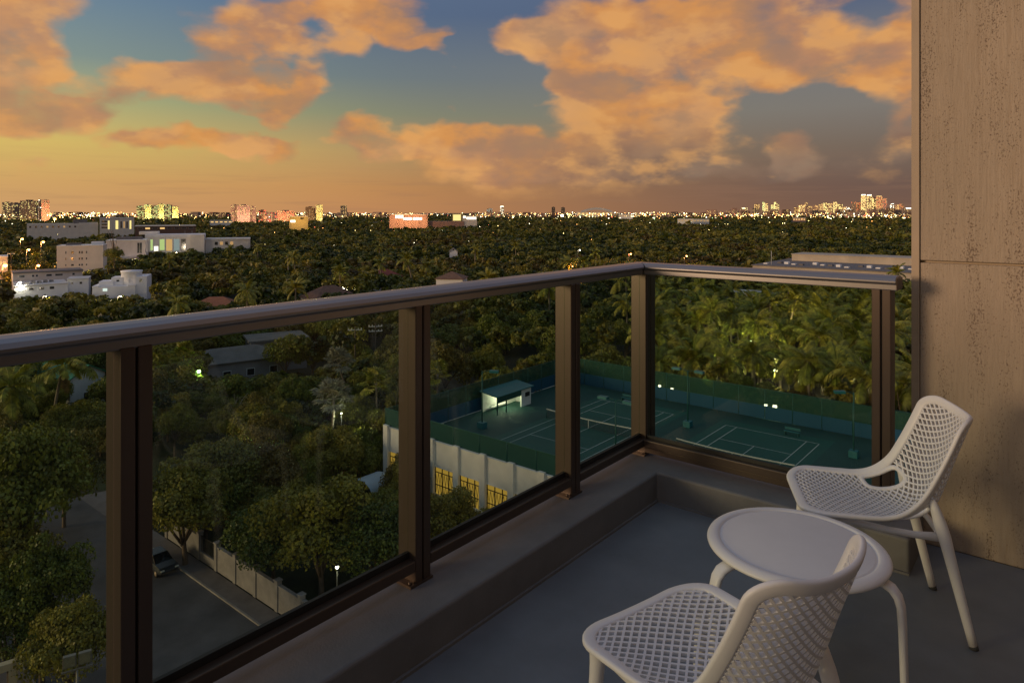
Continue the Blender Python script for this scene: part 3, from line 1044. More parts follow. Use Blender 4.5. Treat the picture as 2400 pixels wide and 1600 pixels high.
def shelter():
    t = thing('court_shelter', 'small shelter with sloping teal roof and lit opening beside the courts', 'shelter', (-59, 71, DZ))
    x0, x1, y0, y1 = -60.8, -58.0, 67.2, 75.0
    r = MB(); r.add([(x0, y0, 8.85), (x1 + .3, y0, 8.50), (x1 + .3, y1, 8.50), (x0, y1, 8.85), (x0, y0, 8.7), (x1 + .3, y0, 8.38), (x1 + .3, y1, 8.38), (x0, y1, 8.7)],
                    [(0, 1, 2, 3), (7, 6, 5, 4), (0, 4, 5, 1), (1, 5, 6, 2), (2, 6, 7, 3), (3, 7, 4, 0)])
    wbuild(r, 'roof', M_tealroof, t)
    wbuild(MB().box(x0 + .1, y0 + .3, DZ, x0 + .3, y1 - .2, 8.6), 'back_wall', M_stucco, t)
    wbuild(MB().box(x0 + .3, y1 - .5, DZ, x1, y1 - .3, 8.4), 'end_wall', M_stucco, t)
    wbuild(MB().box(x1 - .2, 72.6, DZ, x1, y1 - .5, 8.4), 'front_wall', M_stucco, t)
    wbuild(MB().box(x1 - .15, y0 + .4, 7.55, x1, 72.6, 8.36), 'fascia', M_teal, t)
    for y in (y0 + .4, 69.4): wbuild(MB().box(x1 - .14, y, DZ, x1, y + .14, 7.55), 'post', M_teal, t)
    wbuild(MB().box(x1 - 1.2, 70, 8.22, x1 - .9, 72.4, 8.3), 'ceiling_lamp', E_bright, t)
    wbuild(MB().box(x0 + .5, y0 + 1.5, DZ + .4, x0 + 1.0, 72, DZ + .5), 'bench_board', M_stucco, t)
    wbuild(MB().box(x1 - .005, 73.4, DZ + 1.2, x1 + .02, 74.4, DZ + 1.8), 'notice_board', M_gasket, t)
    l = bpy.data.lights.new('shelter_light', 'POINT'); l.energy = 260; l.color = (1, .93, .62); l.shadow_soft_size = .3
    o = bpy.data.objects.new('shelter_light', l); COL.objects.link(o); o.location = (-59.2, 70.8, 7.9)


shelter()


def bench(label, x, y, rot=0):
    t = thing('court_bench', label, 'bench', (x, y, DZ), rot, 'benches on the courts')
    for k in range(3): MB().box(-.9, -.22 + k * .15, .42, .9, -.10 + k * .15, .46).build('seat_slat', M_tealroof, t)
    for k in range(2): MB().box(-.9, .24, .58 + k * .16, .9, .28, .70 + k * .16).build('back_slat', M_tealroof, t)
    for s in (-1, 1):
        MB().box(s * .75 - .03, -.2, 0, s * .75 + .03, .26, .42).build('leg', M_teal, t)


p = atz(1856, 1020, DZ); bench('teal bench behind the baseline of the court nearer the stone wall', p[0], p[1])
p = atz(1470, 940, DZ); bench('teal bench by the far end of the court beside the shelter', p[0], p[1])

# ------------------------------------------------------------------ small things round the courts
def garden_lamp(label, px, py, z, D=None, r=.14, m_=None, post=True, energy=0, col=(1, .9, .6), z0=0.0, group='small lit lamps among the greenery'):
    x, y, _ = atz(px, py, z)
    t = thing('garden_lamp', label, 'lamp', (x, y, z0), 0, group)
    if post and z - z0 > .3: MB().tube([(0, 0, 0), (0, 0, z - z0 - r * .5)], .05, 8).build('post', M_gasket, t)
    MB().lathe([(0, -r), (r * .7, -r * .7), (r, 0), (r * .7, r * .7), (0, r)], 12, (0, 0, z - z0)).build('globe', m_ or E_bright, t)
    MB().lathe([(0, r * 1.25), (r * .9, r * .95), (r * .9, r * .85), (0, r * .9)], 12, (0, 0, z - z0)).build('cap', M_gasket, t)
    if energy:
        l = bpy.data.lights.new('lamp_light', 'POINT'); l.energy = energy; l.color = col; l.shadow_soft_size = .25
        o = bpy.data.objects.new('lamp_light', l); COL.objects.link(o); o.location = (x, y, z - r * 2.2 if z - r * 2.2 > .2 else z + r * 2.5)
    return t


def umbrella():
    x, y, _ = atz(825, 1092, 2.6)
    t = thing('parasol', 'red octagonal parasol among dark trees left of the podium wall', 'parasol', (x, y, 0))
    MB().tube([(0, 0, 0), (0, 0, 2.9)], .035, 8).build('pole', M_trim, t)
    m_red = mat('red_canvas', (.40, .085, .045), .8, noise=(2, .1))
    for k in range(8):
        a, b = 2 * math.pi * k / 8, 2 * math.pi * (k + 1) / 8
        q = MB(); q.add([(0, 0, 2.95), (1.35 * math.cos(a), 1.35 * math.sin(a), 2.25), (1.35 * math.cos(b), 1.35 * math.sin(b), 2.25),
                         (1.33 * math.cos(a), 1.33 * math.sin(a), 2.05), (1.33 * math.cos(b), 1.33 * math.sin(b), 2.05)], [(0, 1, 2), (1, 3, 4, 2)])
        q.build('canopy_panel', m_red, t)
    for k in range(8):
        a = 2 * math.pi * k / 8
        MB().bar((0, 0, 2.3), (.8 * math.cos(a), .8 * math.sin(a), 2.5), .02).build('rib', M_trim, t)


umbrella()


def awning():
    x, y, _ = atz(872, 1122, 3.0)
    t = thing('awning', 'pale blue curved awning at the foot of the podium corner', 'awning', (x, y, 0))
    m_aw = mat('awning_cloth', (.36, .44, .52), .8, noise=(1, .08))
    q = MB(); n = 10; vs, fs = [], []
    for i in range(n + 1):
        a = math.pi * i / n
        for s in (-1, 1): vs.append((1.9 * math.cos(a), s * 1.6, 2.2 + 1.1 * math.sin(a)))
    for i in range(n): fs.append((2 * i, 2 * i + 1, 2 * i + 3, 2 * i + 2))
    q.add(vs, fs, True); q.build('cover', m_aw, t)
    for sx in (-1, 1):
        for sy in (-1, 1): MB().tube([(sx * 1.88, sy * 1.55, 0), (sx * 1.88, sy * 1.55, 2.25)], .04, 6).build('post', M_trim, t)


awning()


def floodlights():
    x, y, _ = atz(181, 1568, 7.0)
    t = thing('floodlight_mast', 'pole with two square floodlights at the foot of the street trees', 'floodlight', (x, y, 0), PSI + R(30))
    m_p = mat('galvanised', (.22, .20, .16), .5, .3, noise=(4, .15)); m_g = mat('lamp_lens', (.24, .22, .13), .3, noise=(6, .2))
    MB().tube([(0, 0, 0), (0, 0, 7.0)], [.09, .06], 10).build('pole', m_p, t)
    MB().box(-.75, -.05, 6.98, .75, .05, 7.06).build('crossbar', m_p, t)
    for s in (-.37, .37):
        h = MB().box(s - .31, -.03, 7.22, s + .31, .22, 7.86).build('lamp_head', m_p, t, bevel=.02)
        MB().box(s - .26, -.045, 7.27, s + .26, -.028, 7.81).build('lens', m_g, h)
        for k in (-1, 1): put('bracket', MB().box(s + k * .33, .05, 7.04, s + k * .33 + .03, .1, 7.6).mesh('bracket', m_p), h)


floodlights()


def pergola():
    x, y, _ = atz(40, 1548, 5.2)
    t = thing('pergola', 'cream painted timber pergola frame at the lower left edge', 'pergola', (x, y, 0), PSI + R(36))
    m_w = mat('cream_timber', (.52, .43, .27), .7, noise=(2, .1))
    MB().box(-.42, 0, 0, 0, .42, 5.1).build('post', m_w, t, bevel=.02)
    MB().box(-5.0, 0, 0, -4.58, .42, 5.1).build('post', m_w, t, bevel=.02)
    MB().box(-5.0, -.01, 4.75, .02, .43, 5.2).build('beam', m_w, t, bevel=.02)
    MB().bar((-.42, .2, 3.2), (-1.5, .2, 4.75), .12).build('brace', m_w, t)


pergola()


def car(label, x, y, rot, paint):
    t = thing('parked_car', label, 'car', (x, y, .01), rot)
    secs = [(-2.25, .45, .62), (-2.2, .42, .86), (-1.5, .35, .95), (-.9, .34, .98), (.3, .34, .98), (1.1, .34, .95), (1.9, .36, .84), (2.2, .42, .62)]
    vs, fs = [], []
    for i, (u, zb, zt) in enumerate(secs):
        w = .88 if 0 < i < len(secs) - 1 else .74
        vs += [(u, -w, zb), (u, -w * 1.02, (zb + zt) / 2), (u, -w * .93, zt), (u, w * .93, zt), (u, w * 1.02, (zb + zt) / 2), (u, w, zb)]
    for i in range(len(secs) - 1):
        for k in range(6):
            k2 = (k + 1) % 6
            fs.append((i * 6 + k, i * 6 + k2, (i + 1) * 6 + k2, (i + 1) * 6 + k))
    fs += [(5, 4, 3, 2, 1, 0), tuple(len(vs) - 6 + k for k in range(6))]
    b = MB().add(vs, fs).build('body', paint, t, bevel=.05, seg=3)
    gl = mat('car_glass', (.02, .022, .025), .08, spec=.8)
    g = MB(); vs = []
    for (u, w, zz) in ((-1.75, .80, .95), (-1.15, .66, 1.42), (.25, .66, 1.45), (1.05, .78, .95)):
        vs += [(u, -w, zz), (u, w, zz)]
    g.add(vs, [(0, 1, 3, 2), (2, 3, 5, 4), (4, 5, 7, 6), (0, 2, 4, 6), (7, 5, 3, 1)]).build('cabin_glass', gl, t, bevel=.04)
    MB().box(-1.12, -.64, 1.425, .22, .64, 1.475).build('roof', paint, t, bevel=.03)
    ty = mat('tyre', (.02, .02, .02), .9)
    for u in (-1.4, 1.4):
        for s in (-1, 1):
            w = MB().tube([(u, s * .70, .32), (u, s * .90, .32)], .32, 18).build('wheel', ty, t)
            put('rim', MB().tube([(u, s * .88, .32), (u, s * .915, .32)], .2, 14).mesh('rim', M_trim), w)
    for s in (-1, 1):
        MB().box(2.12, s * .62 - .16, .62, 2.24, s * .62 + .16, .74).build('headlight', M_line, t, bevel=.03)
        MB().box(-2.26, s * .62 - .16, .66, -2.18, s * .62 + .16, .80).build('tail_light', mat('tail_red', (.3, .02, .02), .3), t, bevel=.03)


p = atz(352, 1335, 0)
car('dark car parked at the kerb, half behind the railing post', p[0] + .3, 27.7, 0, mat('car_paint', (.05, .055, .06), .25, .2, noise=(2, .05)))


# ================================================================== TREES
RNG = np.random.default_rng(11)
PY = random.Random(5)


def crown_arrays(rng, n, leaf, lobes=18, flat=.72, core=.55):
    """leaf-sized faces spread through an uneven crown of unit radius standing on z = 0 .. about 2*flat"""
    cs, rs = [], []
    for i in range(lobes):
        th = rng.uniform(0, 2 * math.pi); ph = math.acos(rng.uniform(-.35, 1))
        q = rng.uniform(.30, .84)
        cs.append((q * math.sin(ph) * math.cos(th), q * math.sin(ph) * math.sin(th), q * math.cos(ph) * flat + flat))
        rs.append(rng.uniform(.15, .36) if lobes > 20 else rng.uniform(.22, .40))
    cs, rs = np.array(cs), np.array(rs)
    w = rs ** 2; w /= w.sum()
    k = rng.choice(lobes, size=n, p=w)
    d = rng.normal(size=(n, 3)); d /= np.linalg.norm(d, axis=1)[:, None]
    d[:, 2] = np.where(d[:, 2] < -.45, -d[:, 2], d[:, 2])
    rad = rs[k] * (core + (1 - core) * rng.random(n) ** .4) * rng.uniform(.86, 1.16, n)
    p = cs[k] + d * rad[:, None] * np.array([1, 1, .85])
    nn = d + rng.normal(size=(n, 3)) * .55
    nn /= np.linalg.norm(nn, axis=1)[:, None]
    return p, nn, leaf * rng.uniform(.6, 1.35, n), (cs, rs)


def leaf_faces(p, nn, sz, rng, aspect=.55):
    """diamond leaves: four points each"""
    n = len(p)
    a = np.cross(nn, rng.normal(size=(n, 3))); a /= np.linalg.norm(a, axis=1)[:, None]
    b = np.cross(nn, a)
    h = sz[:, None] * .5
    v = np.empty((n, 4, 3))
    v[:, 0] = p - a * h; v[:, 1] = p - b * h * aspect * 1.3 + nn * h * .15; v[:, 2] = p + a * h; v[:, 3] = p + b * h * aspect * 1.3 + nn * h * .15
    return v.reshape(-1, 3)


def quads_mesh(name, v, m_, tint=None):
    me = bpy.data.meshes.new(name)
    n = len(v) // 4
    me.vertices.add(len(v)); me.vertices.foreach_set('co', v.astype(np.float32).ravel())
    me.loops.add(4 * n); me.loops.foreach_set('vertex_index', np.arange(4 * n, dtype=np.int32))
    me.polygons.add(n); me.polygons.foreach_set('loop_start', np.arange(0, 4 * n, 4, dtype=np.int32))
    me.polygons.foreach_set('loop_total', np.full(n, 4, dtype=np.int32))
    me.materials.append(m_)
    if tint is not None:
        at = me.attributes.new('tint', 'FLOAT', 'FACE'); at.data.foreach_set('value', tint.astype(np.float32))
    me.update(calc_edges=True)
    return me


def make_templates(count, n, leaf, seed, lobes=18, flat=.72):
    out = []
    for i in range(count):
        rng = np.random.default_rng(seed + i)
        p, nn, sz, (cs, rs) = crown_arrays(rng, n, leaf, lobes, flat)
        me = quads_mesh('crown', leaf_faces(p, nn, sz, rng), M_leaf)
        # trunk and limbs, unit height 1 up to the crown base, limbs into the lobes
        tr = MB()
        bend = rng.uniform(-.06, .06, 2)
        tr.tube([(0, 0, -.62), (bend[0], bend[1], -.2), (bend[0] * .5, bend[1] * .5, .25 * flat), (0, 0, .7 * flat)], [.075, .058, .045, .03], 7)
        for j in range(min(6, lobes)):
            c = cs[j]
            tr.tube([(0, 0, .12), (c[0] * .45, c[1] * .45, .12 + (c[2] - .12) * .55), tuple(c)], [.035, .024, .010], 5)
        out.append((me, tr.mesh('trunk', M_bark)))
    return out


T_NEAR = make_templates(6, 15000, .056, 100, 46)      # close street trees
T_MID = make_templates(10, 5200, .082, 200, 34)
T_FAR = make_templates(8, 1100, .16, 300, 16)
N_TREES = [0]


def tree(x, y, h, r, tmpl, label, group=None, name='broadleaf_tree', z0=0.0, seed=0):
    """h: total height, r: crown radius; the crown template is about 1.45 radii tall"""
    me, tr = tmpl
    ch = min(h * .88, r * 2.2)
    base = h - ch
    t = thing(name, label, 'tree', (x, y, z0), PY.uniform(0, 6.28), group)
    sz = ch / 1.62
    put('crown', me, t, (0, 0, base), None, (r, r, sz))
    # trunk template reaches from -.62 (ground) to the crown
    s = base / .62 if base > .3 else .5
    put('trunk', tr, t, (0, 0, base), None, (r * .8, r * .8, max(s, sz * .9)))
    N_TREES[0] += 1
    return t


# ---- palms
def frond_mesh(elev, droop, seed, leaflets=26, width=.092, lw=.038, m_=None):
    rng = np.random.default_rng(seed)
    mb = MB(); path = []; ang = elev; p = Vector((0, 0, 0)); n = 14
    dirs = []
    for i in range(n + 1):
        path.append(p.copy()); d = Vector((math.cos(ang), 0, math.sin(ang))); dirs.append(d)
        p = p + d / n; ang -= droop / n * (0.4 + 1.2 * i / n)
    mb.tube(path, [.016 - .013 * i / n for i in range(n + 1)], 4)
    for i in range(leaflets):
        t = .12 + .88 * i / (leaflets - 1)
        k = min(int(t * n), n - 1); f = t * n - k
        q = path[k].lerp(path[k + 1], f); d = dirs[k]; up = Vector((-d.z, 0, d.x))
        L_ = width * 3.0 * (math.sin(math.pi * min(1, .10 + t * .86)) ** .6) * rng.uniform(.85, 1.1)
        for s in (-1, 1):
            dr = (Vector((0, s, 0)) * .80 + d * .50 - up * rng.uniform(.25, .65)).normalized()
            a = q - d * lw * .5; b = q + d * lw * .5; tip = q + dr * L_ + Vector((0, 0, -L_ * .18))
            mid = q + dr * L_ * .55
            mb.add([a, b, mid + d * lw * .45, tip, mid - d * lw * .45], [(0, 1, 2, 4), (4, 2, 3)])
    return mb.mesh('frond', m_ or M_frond)


FROND = [frond_mesh(R(e), R(dr), 40 + i) for i, (e, dr) in enumerate([(78, 75), (60, 100), (42, 105), (24, 105), (8, 95), (-12, 80), (-35, 55), (55, 85)])]
DRYFROND = [frond_mesh(R(-55), R(35), 60, 18, m_=M_dryfrond), frond_mesh(R(-68), R(20), 61, 18, m_=M_dryfrond)]


def fan_leaf(seed, m_, elev, droop=.35):
    mb = MB(); rng = np.random.default_rng(seed)
    d = Vector((math.cos(elev), 0, math.sin(elev))); up = Vector((-d.z, 0, d.x)); L_ = .55
    mb.tube([(0, 0, 0), d * L_ * .5, d * L_], [.012, .010, .008], 4)
    c = d * L_; n = 22
    for i in range(n):
        a0 = R(-125) + R(250) * i / n; a1 = R(-125) + R(250) * (i + 1) / n; am = (a0 + a1) / 2
        rr = .52 * rng.uniform(.88, 1.05)

        def pt(a, r_, dz): return c + d * math.cos(a) * r_ + Vector((0, 1, 0)) * math.sin(a) * r_ + up * dz - Vector((0, 0, 1)) * droop * r_ * r_
        z1 = .02 if i % 2 else -.02
        mb.add([c, pt(a0, rr * .68, -z1), pt(am, rr, z1 - .03), pt(a1, rr * .68, z1)], [(0, 1, 2, 3)])
    return mb.mesh('frond', m_)


FAN = [fan_leaf(80 + i, M_silver, R(e)) for i, e in enumerate((70, 46, 28, 8, -12, -40))]
FANG = [fan_leaf(90 + i, M_frond, R(e)) for i, e in enumerate((72, 48, 25, 2, -25, -50))]


def trunk_mesh(seed, lean):
    rng = np.random.default_rng(seed); mb = MB()
    pts = [(lean * (t ** 1.6), .02 * math.sin(t * 5 + seed), t) for t in np.linspace(0, 1, 9)]
    rad = [.030, .022, .019, .0175, .0165, .016, .0155, .015, .016]
    mb.tube(pts, rad, 8)
    for k in range(24):   # leaf scars
        t = .06 + .92 * k / 24
        i = t * 8; j = int(i); f = i - j
        p = Vector(pts[j]).lerp(Vector(pts[min(j + 1, 8)]), f); r_ = rad[j] + (rad[min(j + 1, 8)] - rad[j]) * f
        mb.lathe([(r_ * .98, 0), (r_ * 1.10, .004), (r_ * .98, .010)], 8, p)
    return mb.mesh('trunk', M_palmbark), lean, pts[-1]


PTR = [trunk_mesh(i, l) for i, l in enumerate((0, .06, .12, .2, -.08))]


def merged_crown(seed, fronds, count):
    rng = random.Random(seed); mb = MB()
    for k in range(count):
        m_ = fronds[rng.randrange(len(fronds))]; an = 2 * math.pi * k / count * 2.4 + rng.uniform(-.3, .3); c, s = math.cos(an), math.sin(an); sc = rng.uniform(.8, 1.1)
        vs = [(sc * (v.co.x * c - v.co.y * s), sc * (v.co.x * s + v.co.y * c), sc * v.co.z) for v in m_.vertices]
        mb.add(vs, [tuple(p.vertices) for p in m_.polygons])
    return mb.mesh('crown', M_frond)


PCROWN = [merged_crown(700 + i, FROND, 17) for i in range(4)]


def palm(x, y, h, fl, label, group, z0=0.0, whole=False, kind='coco', nf=17):
    t = thing('palm_tree' if kind == 'coco' else 'fan_palm', label, 'palm', (x, y, z0), PY.uniform(0, 6.28), group)
    me, lean, top = PTR[PY.randrange(len(PTR))]
    put('trunk', me, t, None, None, (h, h, h))
    tp = (top[0] * h, top[1] * h, top[2] * h)
    if whole:
        put('crown', PCROWN[PY.randrange(4)], t, tp, (0, 0, PY.uniform(0, 6)), fl)
        return t
    if kind == 'coco':
        for k in range(nf):
            i = (k * 3 + PY.randrange(2)) % 7 if k % 6 else 7
            put('frond', FROND[i], t, tp, (PY.uniform(-.12, .12), PY.uniform(-.1, .1), k * 2.39996 + PY.uniform(-.15, .15)), fl * PY.uniform(.82, 1.12))
        for k in range(2): put('dry_frond', DRYFROND[k], t, tp, (0, 0, PY.uniform(0, 6)), fl * .75)
    else:
        src = FAN if kind == 'silver' else FANG
        for k in range(nf):
            i = min(4, int(5 * k / nf))
            put('frond', src[i], t, tp, (0, 0, k * 2.39996), fl * PY.uniform(.85, 1.1))
    return t


# ---- where nothing may grow: footprints in the world (x0, y0, x1, y1)
BLOCK = [(-97, 12.5, 20, 31.2), (FX0 - .5, FY0 - .4, FX1, FY1 + .5), (-8, -20, 20, 40), (-90, 28, -75, 46)]
# sight lines that stay open in the photograph: things that show, with the distance they stand at
KEEP = []


def keep(px0, py0, px1, py1, D):
    KEEP.append((px0, py0, px1, py1, D))


def hides(x, y, h, r):
    px, pt, D = w2p(x, y, h)
    if D < 5: return True
    rp = r * F_ / D
    pb = w2p(x, y, max(h - 1.5 * r, 0))[1]
    for (a, b, c, d, dd) in KEEP:
        if D < dd - 1 and px + rp * .8 > a and px - rp * .8 < c and pt < d and pb > b: return True
    return False


OBLOCK = []


def blocked(x, y, r):
    for (ox, oy, c, q, x0, y0, x1, y1) in OBLOCK:
        lx = (x - ox) * c + (y - oy) * q; ly = -(x - ox) * q + (y - oy) * c
        if x0 - r * .3 < lx < x1 + r * .3 and y0 - r * .3 < ly < y1 + r * .3: return True
    for (a, b, c, d) in BLOCK:
        if a - r * .35 < x < c + r * .35 and b - r * .35 < y < d + r * .35: return True
    return False


# ================================================================== BUILDINGS
M_greywall = mat('grey_render', (.26, .25, .26), .85, noise=(.4, .12))
M_cream = mat('cream_render', (.76, .70, .60), .85, noise=(.25, .1))
M_creamw = mat('pale_render', (.76, .74, .69), .85, noise=(.2, .1))
M_pink = mat('pink_render', (.72, .64, .58), .85, noise=(.3, .1))
M_wht = mat('white_render', (.74, .75, .76), .8, noise=(.3, .06))
M_hall = mat('hall_render', (.44, .38, .30), .85, noise=(.15, .15))
M_roofgrey = mat('grey_roof', (.16, .15, .15), .9, noise=(.4, .2))
M_roofbrown = mat('brown_tiles', (.17, .095, .06), .9, noise=(1.2, .25), bump=(6, .4, .1))
M_roofgreen = mat('green_metal_roof', (.02, .19, .12), .5, noise=(1, .1))
M_roofwhite = mat('white_membrane', (.55, .54, .52), .85, noise=(.2, .15))
M_dark = mat('dark_glass', (.025, .027, .03), .15, spec=.7)
M_conc = mat('tower_concrete', (.30, .22, .17), .85, noise=(.05, .12))
M_towerpink = mat('tower_pink', (.40, .24, .18), .85, noise=(.05, .1))
M_towerbrown = mat('tower_brown', (.17, .10, .07), .85, noise=(.05, .1))
M_toweryel = mat('tower_cream', (.48, .40, .20), .85, noise=(.05, .1))
M_towerdark = mat('tower_dark', (.09, .07, .06), .7, noise=(.05, .15))


class Bld:
    """a building laid out front-on: photograph columns give the width, rows the heights at its distance"""

    def __init__(s, name, label, cat, px0, px1, D, yaw=0, group=None, z0=0.0):
        pm = (px0 + px1) / 2; az = math.atan((pm - CX) / F_)
        s.pm, s.D, s.px0, s.px1 = pm, D, px0, px1
        s.k = D * math.cos(az) / F_
        s.W = (px1 - px0) * s.k
        s.t = thing(name, label, cat, atd(pm, D, z0), PSI - az + yaw, group)

    def x(s, px): return (px - s.pm) * s.k
    def z(s, py): return zat(py, s.D)

    def box(s, name, m_, px0, py0, px1, py1, y0, y1, parent=None, bevel=0):
        """py1 None: down to the ground"""
        b = MB().box(s.x(px0), y0, 0 if py1 is None else s.z(py1), s.x(px1), y1, s.z(py0))
        if parent is None: return b.build(name, m_, s.t, None, bevel)
        return put(name, b.mesh(name, m_), parent)

    def window(s, m_, px0, py0, px1, py1, y=0, frame=True):
        w = s.box('window', M_wht if frame else m_, px0, py0, px1, py1, y - .06, y + .02)
        if frame:
            a = .08
            g = MB().box(s.x(px0) + a, y - .075, s.z(py1) + a, s.x(px1) - a, y - .061, s.z(py0) - a)
            put('pane', g.mesh('pane', m_), w)
        return w

    def block(s, pad=.5, depth=14):
        # footprint for the planting
        c, q = math.cos(s.t.rotation_euler.z), math.sin(s.t.rotation_euler.z)
        OBLOCK.append((s.t.location.x, s.t.location.y, c, q, -s.W / 2 - pad, -pad, s.W / 2 + pad, depth + pad))


def midrise():
    b = Bld('apartment_block', 'cream four storey block with small dark windows beside the orange lit street', 'building', 133, 243, 298, R(-8))
    b.box('wall', M_cream, 133, 577, 243, None, 0, 13)
    b.box('roof_parapet', M_creamw, 132.4, 575, 243.6, 577.2, -.2, 13.2)
    b.box('roof_hut', M_wht, 210, 568, 240, 575, 5, 9); b.box('roof_plant', M_roofgrey, 150, 571, 185, 575, 4, 8)
    for (y0, y1) in ((588, 594.5), (603, 609), (618, 623)):
        for (a, c) in ((152.5, 156), (166, 173.5), (184, 188.5), (190, 195), (201, 205)): b.window(M_dark, a, y0, c, y1)
    b.box('drain_pipe', M_creamw, 237.5, 578, 238.3, None, -.12, -.02)
    b.block(); keep(133, 577, 250, 626, 298)
    b = Bld('hall_building', 'pale pink windowless hall with one tall glazed slot and grey flat roof', 'building', 248, 341, 385, R(-6))
    b.box('wall', M_pink, 248, 564, 341, None, 0, 22); b.box('roof_edge', M_creamw, 247.5, 562.6, 341.5, 564.3, -.2, 22.2)
    b.box('roof_plant', M_roofgrey, 268, 557, 330, 562.6, 8, 15)
    b.window(M_dark, 322, 569, 333.5, 594); b.box('window_bar', M_creamw, 327.4, 569, 328.2, 594, -.09, -.075)
    b.box('lower_step', M_pink, 290, 601, 341, None, -3, -.1)
    b.block(depth=22); keep(285, 563, 345, 600, 385)
    b = Bld('glazed_wing', 'long pale building with lit yellow and lime window bays under a flat roof', 'building', 341, 480, 425, R(-4))
    b.box('wall', M_creamw, 341, 556, 480, None, 0, 20); b.box('roof_edge', M_wht, 340.5, 549.5, 480.5, 556.2, -.25, 20.2)
    b.box('penthouse', M_creamw, 325, 542.5, 370, 549.5, 4, 12)
    cols = [(343, 350, 'd'), (353, 359, 'lime'), (361, 371.5, 'white'), (374, 386, 'lime'), (389, 404, 'warm'), (407, 421, 'cool'), (424, 436, 'd')]
    for a, c, k in cols: b.window(M_dark if k == 'd' else E2[k], a, 560 if k != 'white' else 576, c, 588 if k != 'lime' else 586)
    b.box('side_block', M_cream, 447, 551, 480.2, None, -2.5, -.1)
    for i in range(3): b.box('roof_mast', M_creamw, 432 + i * 17, 541, 432.4 + i * 17, 549.5, 6, 6.2)
    b.block(depth=20); keep(345, 548, 482, 584, 425)
    b = Bld('low_wing', 'low cream wing with brown roof edge right of the glazed building', 'building', 482, 585, 445, R(-4))
    b.box('wall', M_cream, 482, 562, 585, None, 0, 14); b.box('roof_edge', M_creamw, 481, 558.5, 586, 562, -.4, 14.4)
    for i in range(4): b.window(E_dim if i % 2 else M_dark, 503 + i * 12, 566, 511 + i * 12, 574)
    b.block(); keep(482, 558, 583, 571, 445)
    b = Bld('shop_row', 'low pink building with dark strip windows in front of the cream block', 'building', 32, 196, 250, R(4))
    b.box('wall', M_pink, 32, 637.5, 196, None, 0, 10); b.box('roof', M_roofgrey, 31, 634.5, 197, 637.5, -.7, 10.5)
    for a, c in ((45, 59), (75, 80.5), (84, 89.5), (108, 122), (129, 148), (170, 177)): b.window(M_dark, a, 642, c, 647.5)
    b.block(depth=10); keep(36, 635, 192, 656, 250)
    b = Bld('flat_roof_house', 'long white flat roofed house with bright lamp at its left end', 'house', 35, 160, 230, R(3))
    b.box('wall', M_wht, 35, 668, 160, None, 0, 16); b.box('roof', M_roofwhite, 34, 666, 161, 668.2, -.3, 16)
    for i in range(5): b.box('roof_plant', M_roofgrey, 60 + i * 15, 662 - (i % 2) * 1.5, 70 + i * 15, 666, 3 + i, 6 + i)
    for i in range(4): b.window(M_dark if i else E_white, 44 + i * 24, 672, 56 + i * 24, 679)
    b.block(depth=16); keep(36, 660, 158, 684, 230)
    b = Bld('white_house', 'small white box house between the long house and the stepped villa', 'house', 158, 208, 238, R(-5))
    b.box('wall', M_wht, 158, 655, 208, None, 0, 9); b.box('roof', M_roofwhite, 157, 652, 209, 655.2, -.4, 9.3)
    b.window(M_dark, 165, 660, 172, 666); b.window(M_dark, 186, 660, 193, 666)
    b.block(depth=9); keep(160, 652, 206, 670, 238)
    b = Bld('stepped_villa', 'bright white modern villa of stepped boxes with parapets and round tower room', 'house', 214, 345, 228, R(-10))
    b.box('front_wing', M_wht, 216, 671, 318, None, 0, 10)
    b.box('parapet', M_wht, 215.5, 669, 230, 671.2, -.1, 10.1); b.box('parapet', M_wht, 300, 668, 319, 671.2, -.1, 10.1)
    b.box('middle_box', M_wht, 228, 660, 262, 671.2, 2, 9); b.box('middle_box', M_wht, 256, 652, 284, 671.2, 3, 10)
    b.box('side_wing', M_wht, 318, 650, 345, None, 1, 11)
    tw = MB().lathe([(3.2, b.z(671)), (3.2, b.z(641)), (3.4, b.z(640.5)), (3.4, b.z(637.5)), (0, b.z(637.2))], 20, (b.x(302), 5.5, 0)); tw.build('tower_room', M_wht, b.t)
    b.box('chimney', M_wht, 301, 654, 304, 668, .5, 1.0)
    b.window(M_dark, 268, 657, 276, 662, 3); b.window(M_dark, 326, 655, 334, 663, 1); b.window(E_cool, 240, 674, 252, 682)
    b.block(depth=11); keep(216, 637, 342, 684, 228)
    # further back
    b = Bld('long_school_building', 'long low cream building with orange lit right end on the left horizon', 'building', 65, 232, 640)
    b.box('wall', M_cream, 65, 524, 186, None, 0, 20); b.box('lit_end_wall', M_cream, 186, 522.5, 232, None, -.5, 20); b.box('roof_dome', M_roofgrey, 172, 515, 206, 524, 4, 16)
    for i in range(9): b.window(E_dim if i in (3, 6) else M_dark, 70 + i * 13, 529, 75 + i * 13, 533.5)
    for i in range(4): b.window(E_warm, 193 + i * 9.5, 527, 199 + i * 9.5, 533)
    b.block(depth=20); keep(66, 515, 232, 540, 640)
    b = Bld('office_block', 'cream office block with dark window bands and lit yellow stairwells', 'building', 234, 315, 660)
    b.box('wall', M_cream, 234, 512, 315, None, 0, 25); b.box('roof_edge', M_creamw, 233.5, 510.5, 315.5, 512.2, -.4, 25)
    for i in range(3): b.window(M_dark, 238, 517 + i * 7, 252, 521 + i * 7)
    for a, c in ((253, 257), (271, 277), (304, 308)): b.window(E_yellow, a, 517, c, 537, frame=False)
    for i in range(3): b.window(E_dim if i == 1 else M_dark, 282 + i * 7, 519, 286 + i * 7, 535)
    b.block(depth=25); keep(234, 510, 314, 539, 660)
    b = Bld('parking_deck', 'long dark low deck with lit openings right of the office block', 'building', 318, 460, 620)
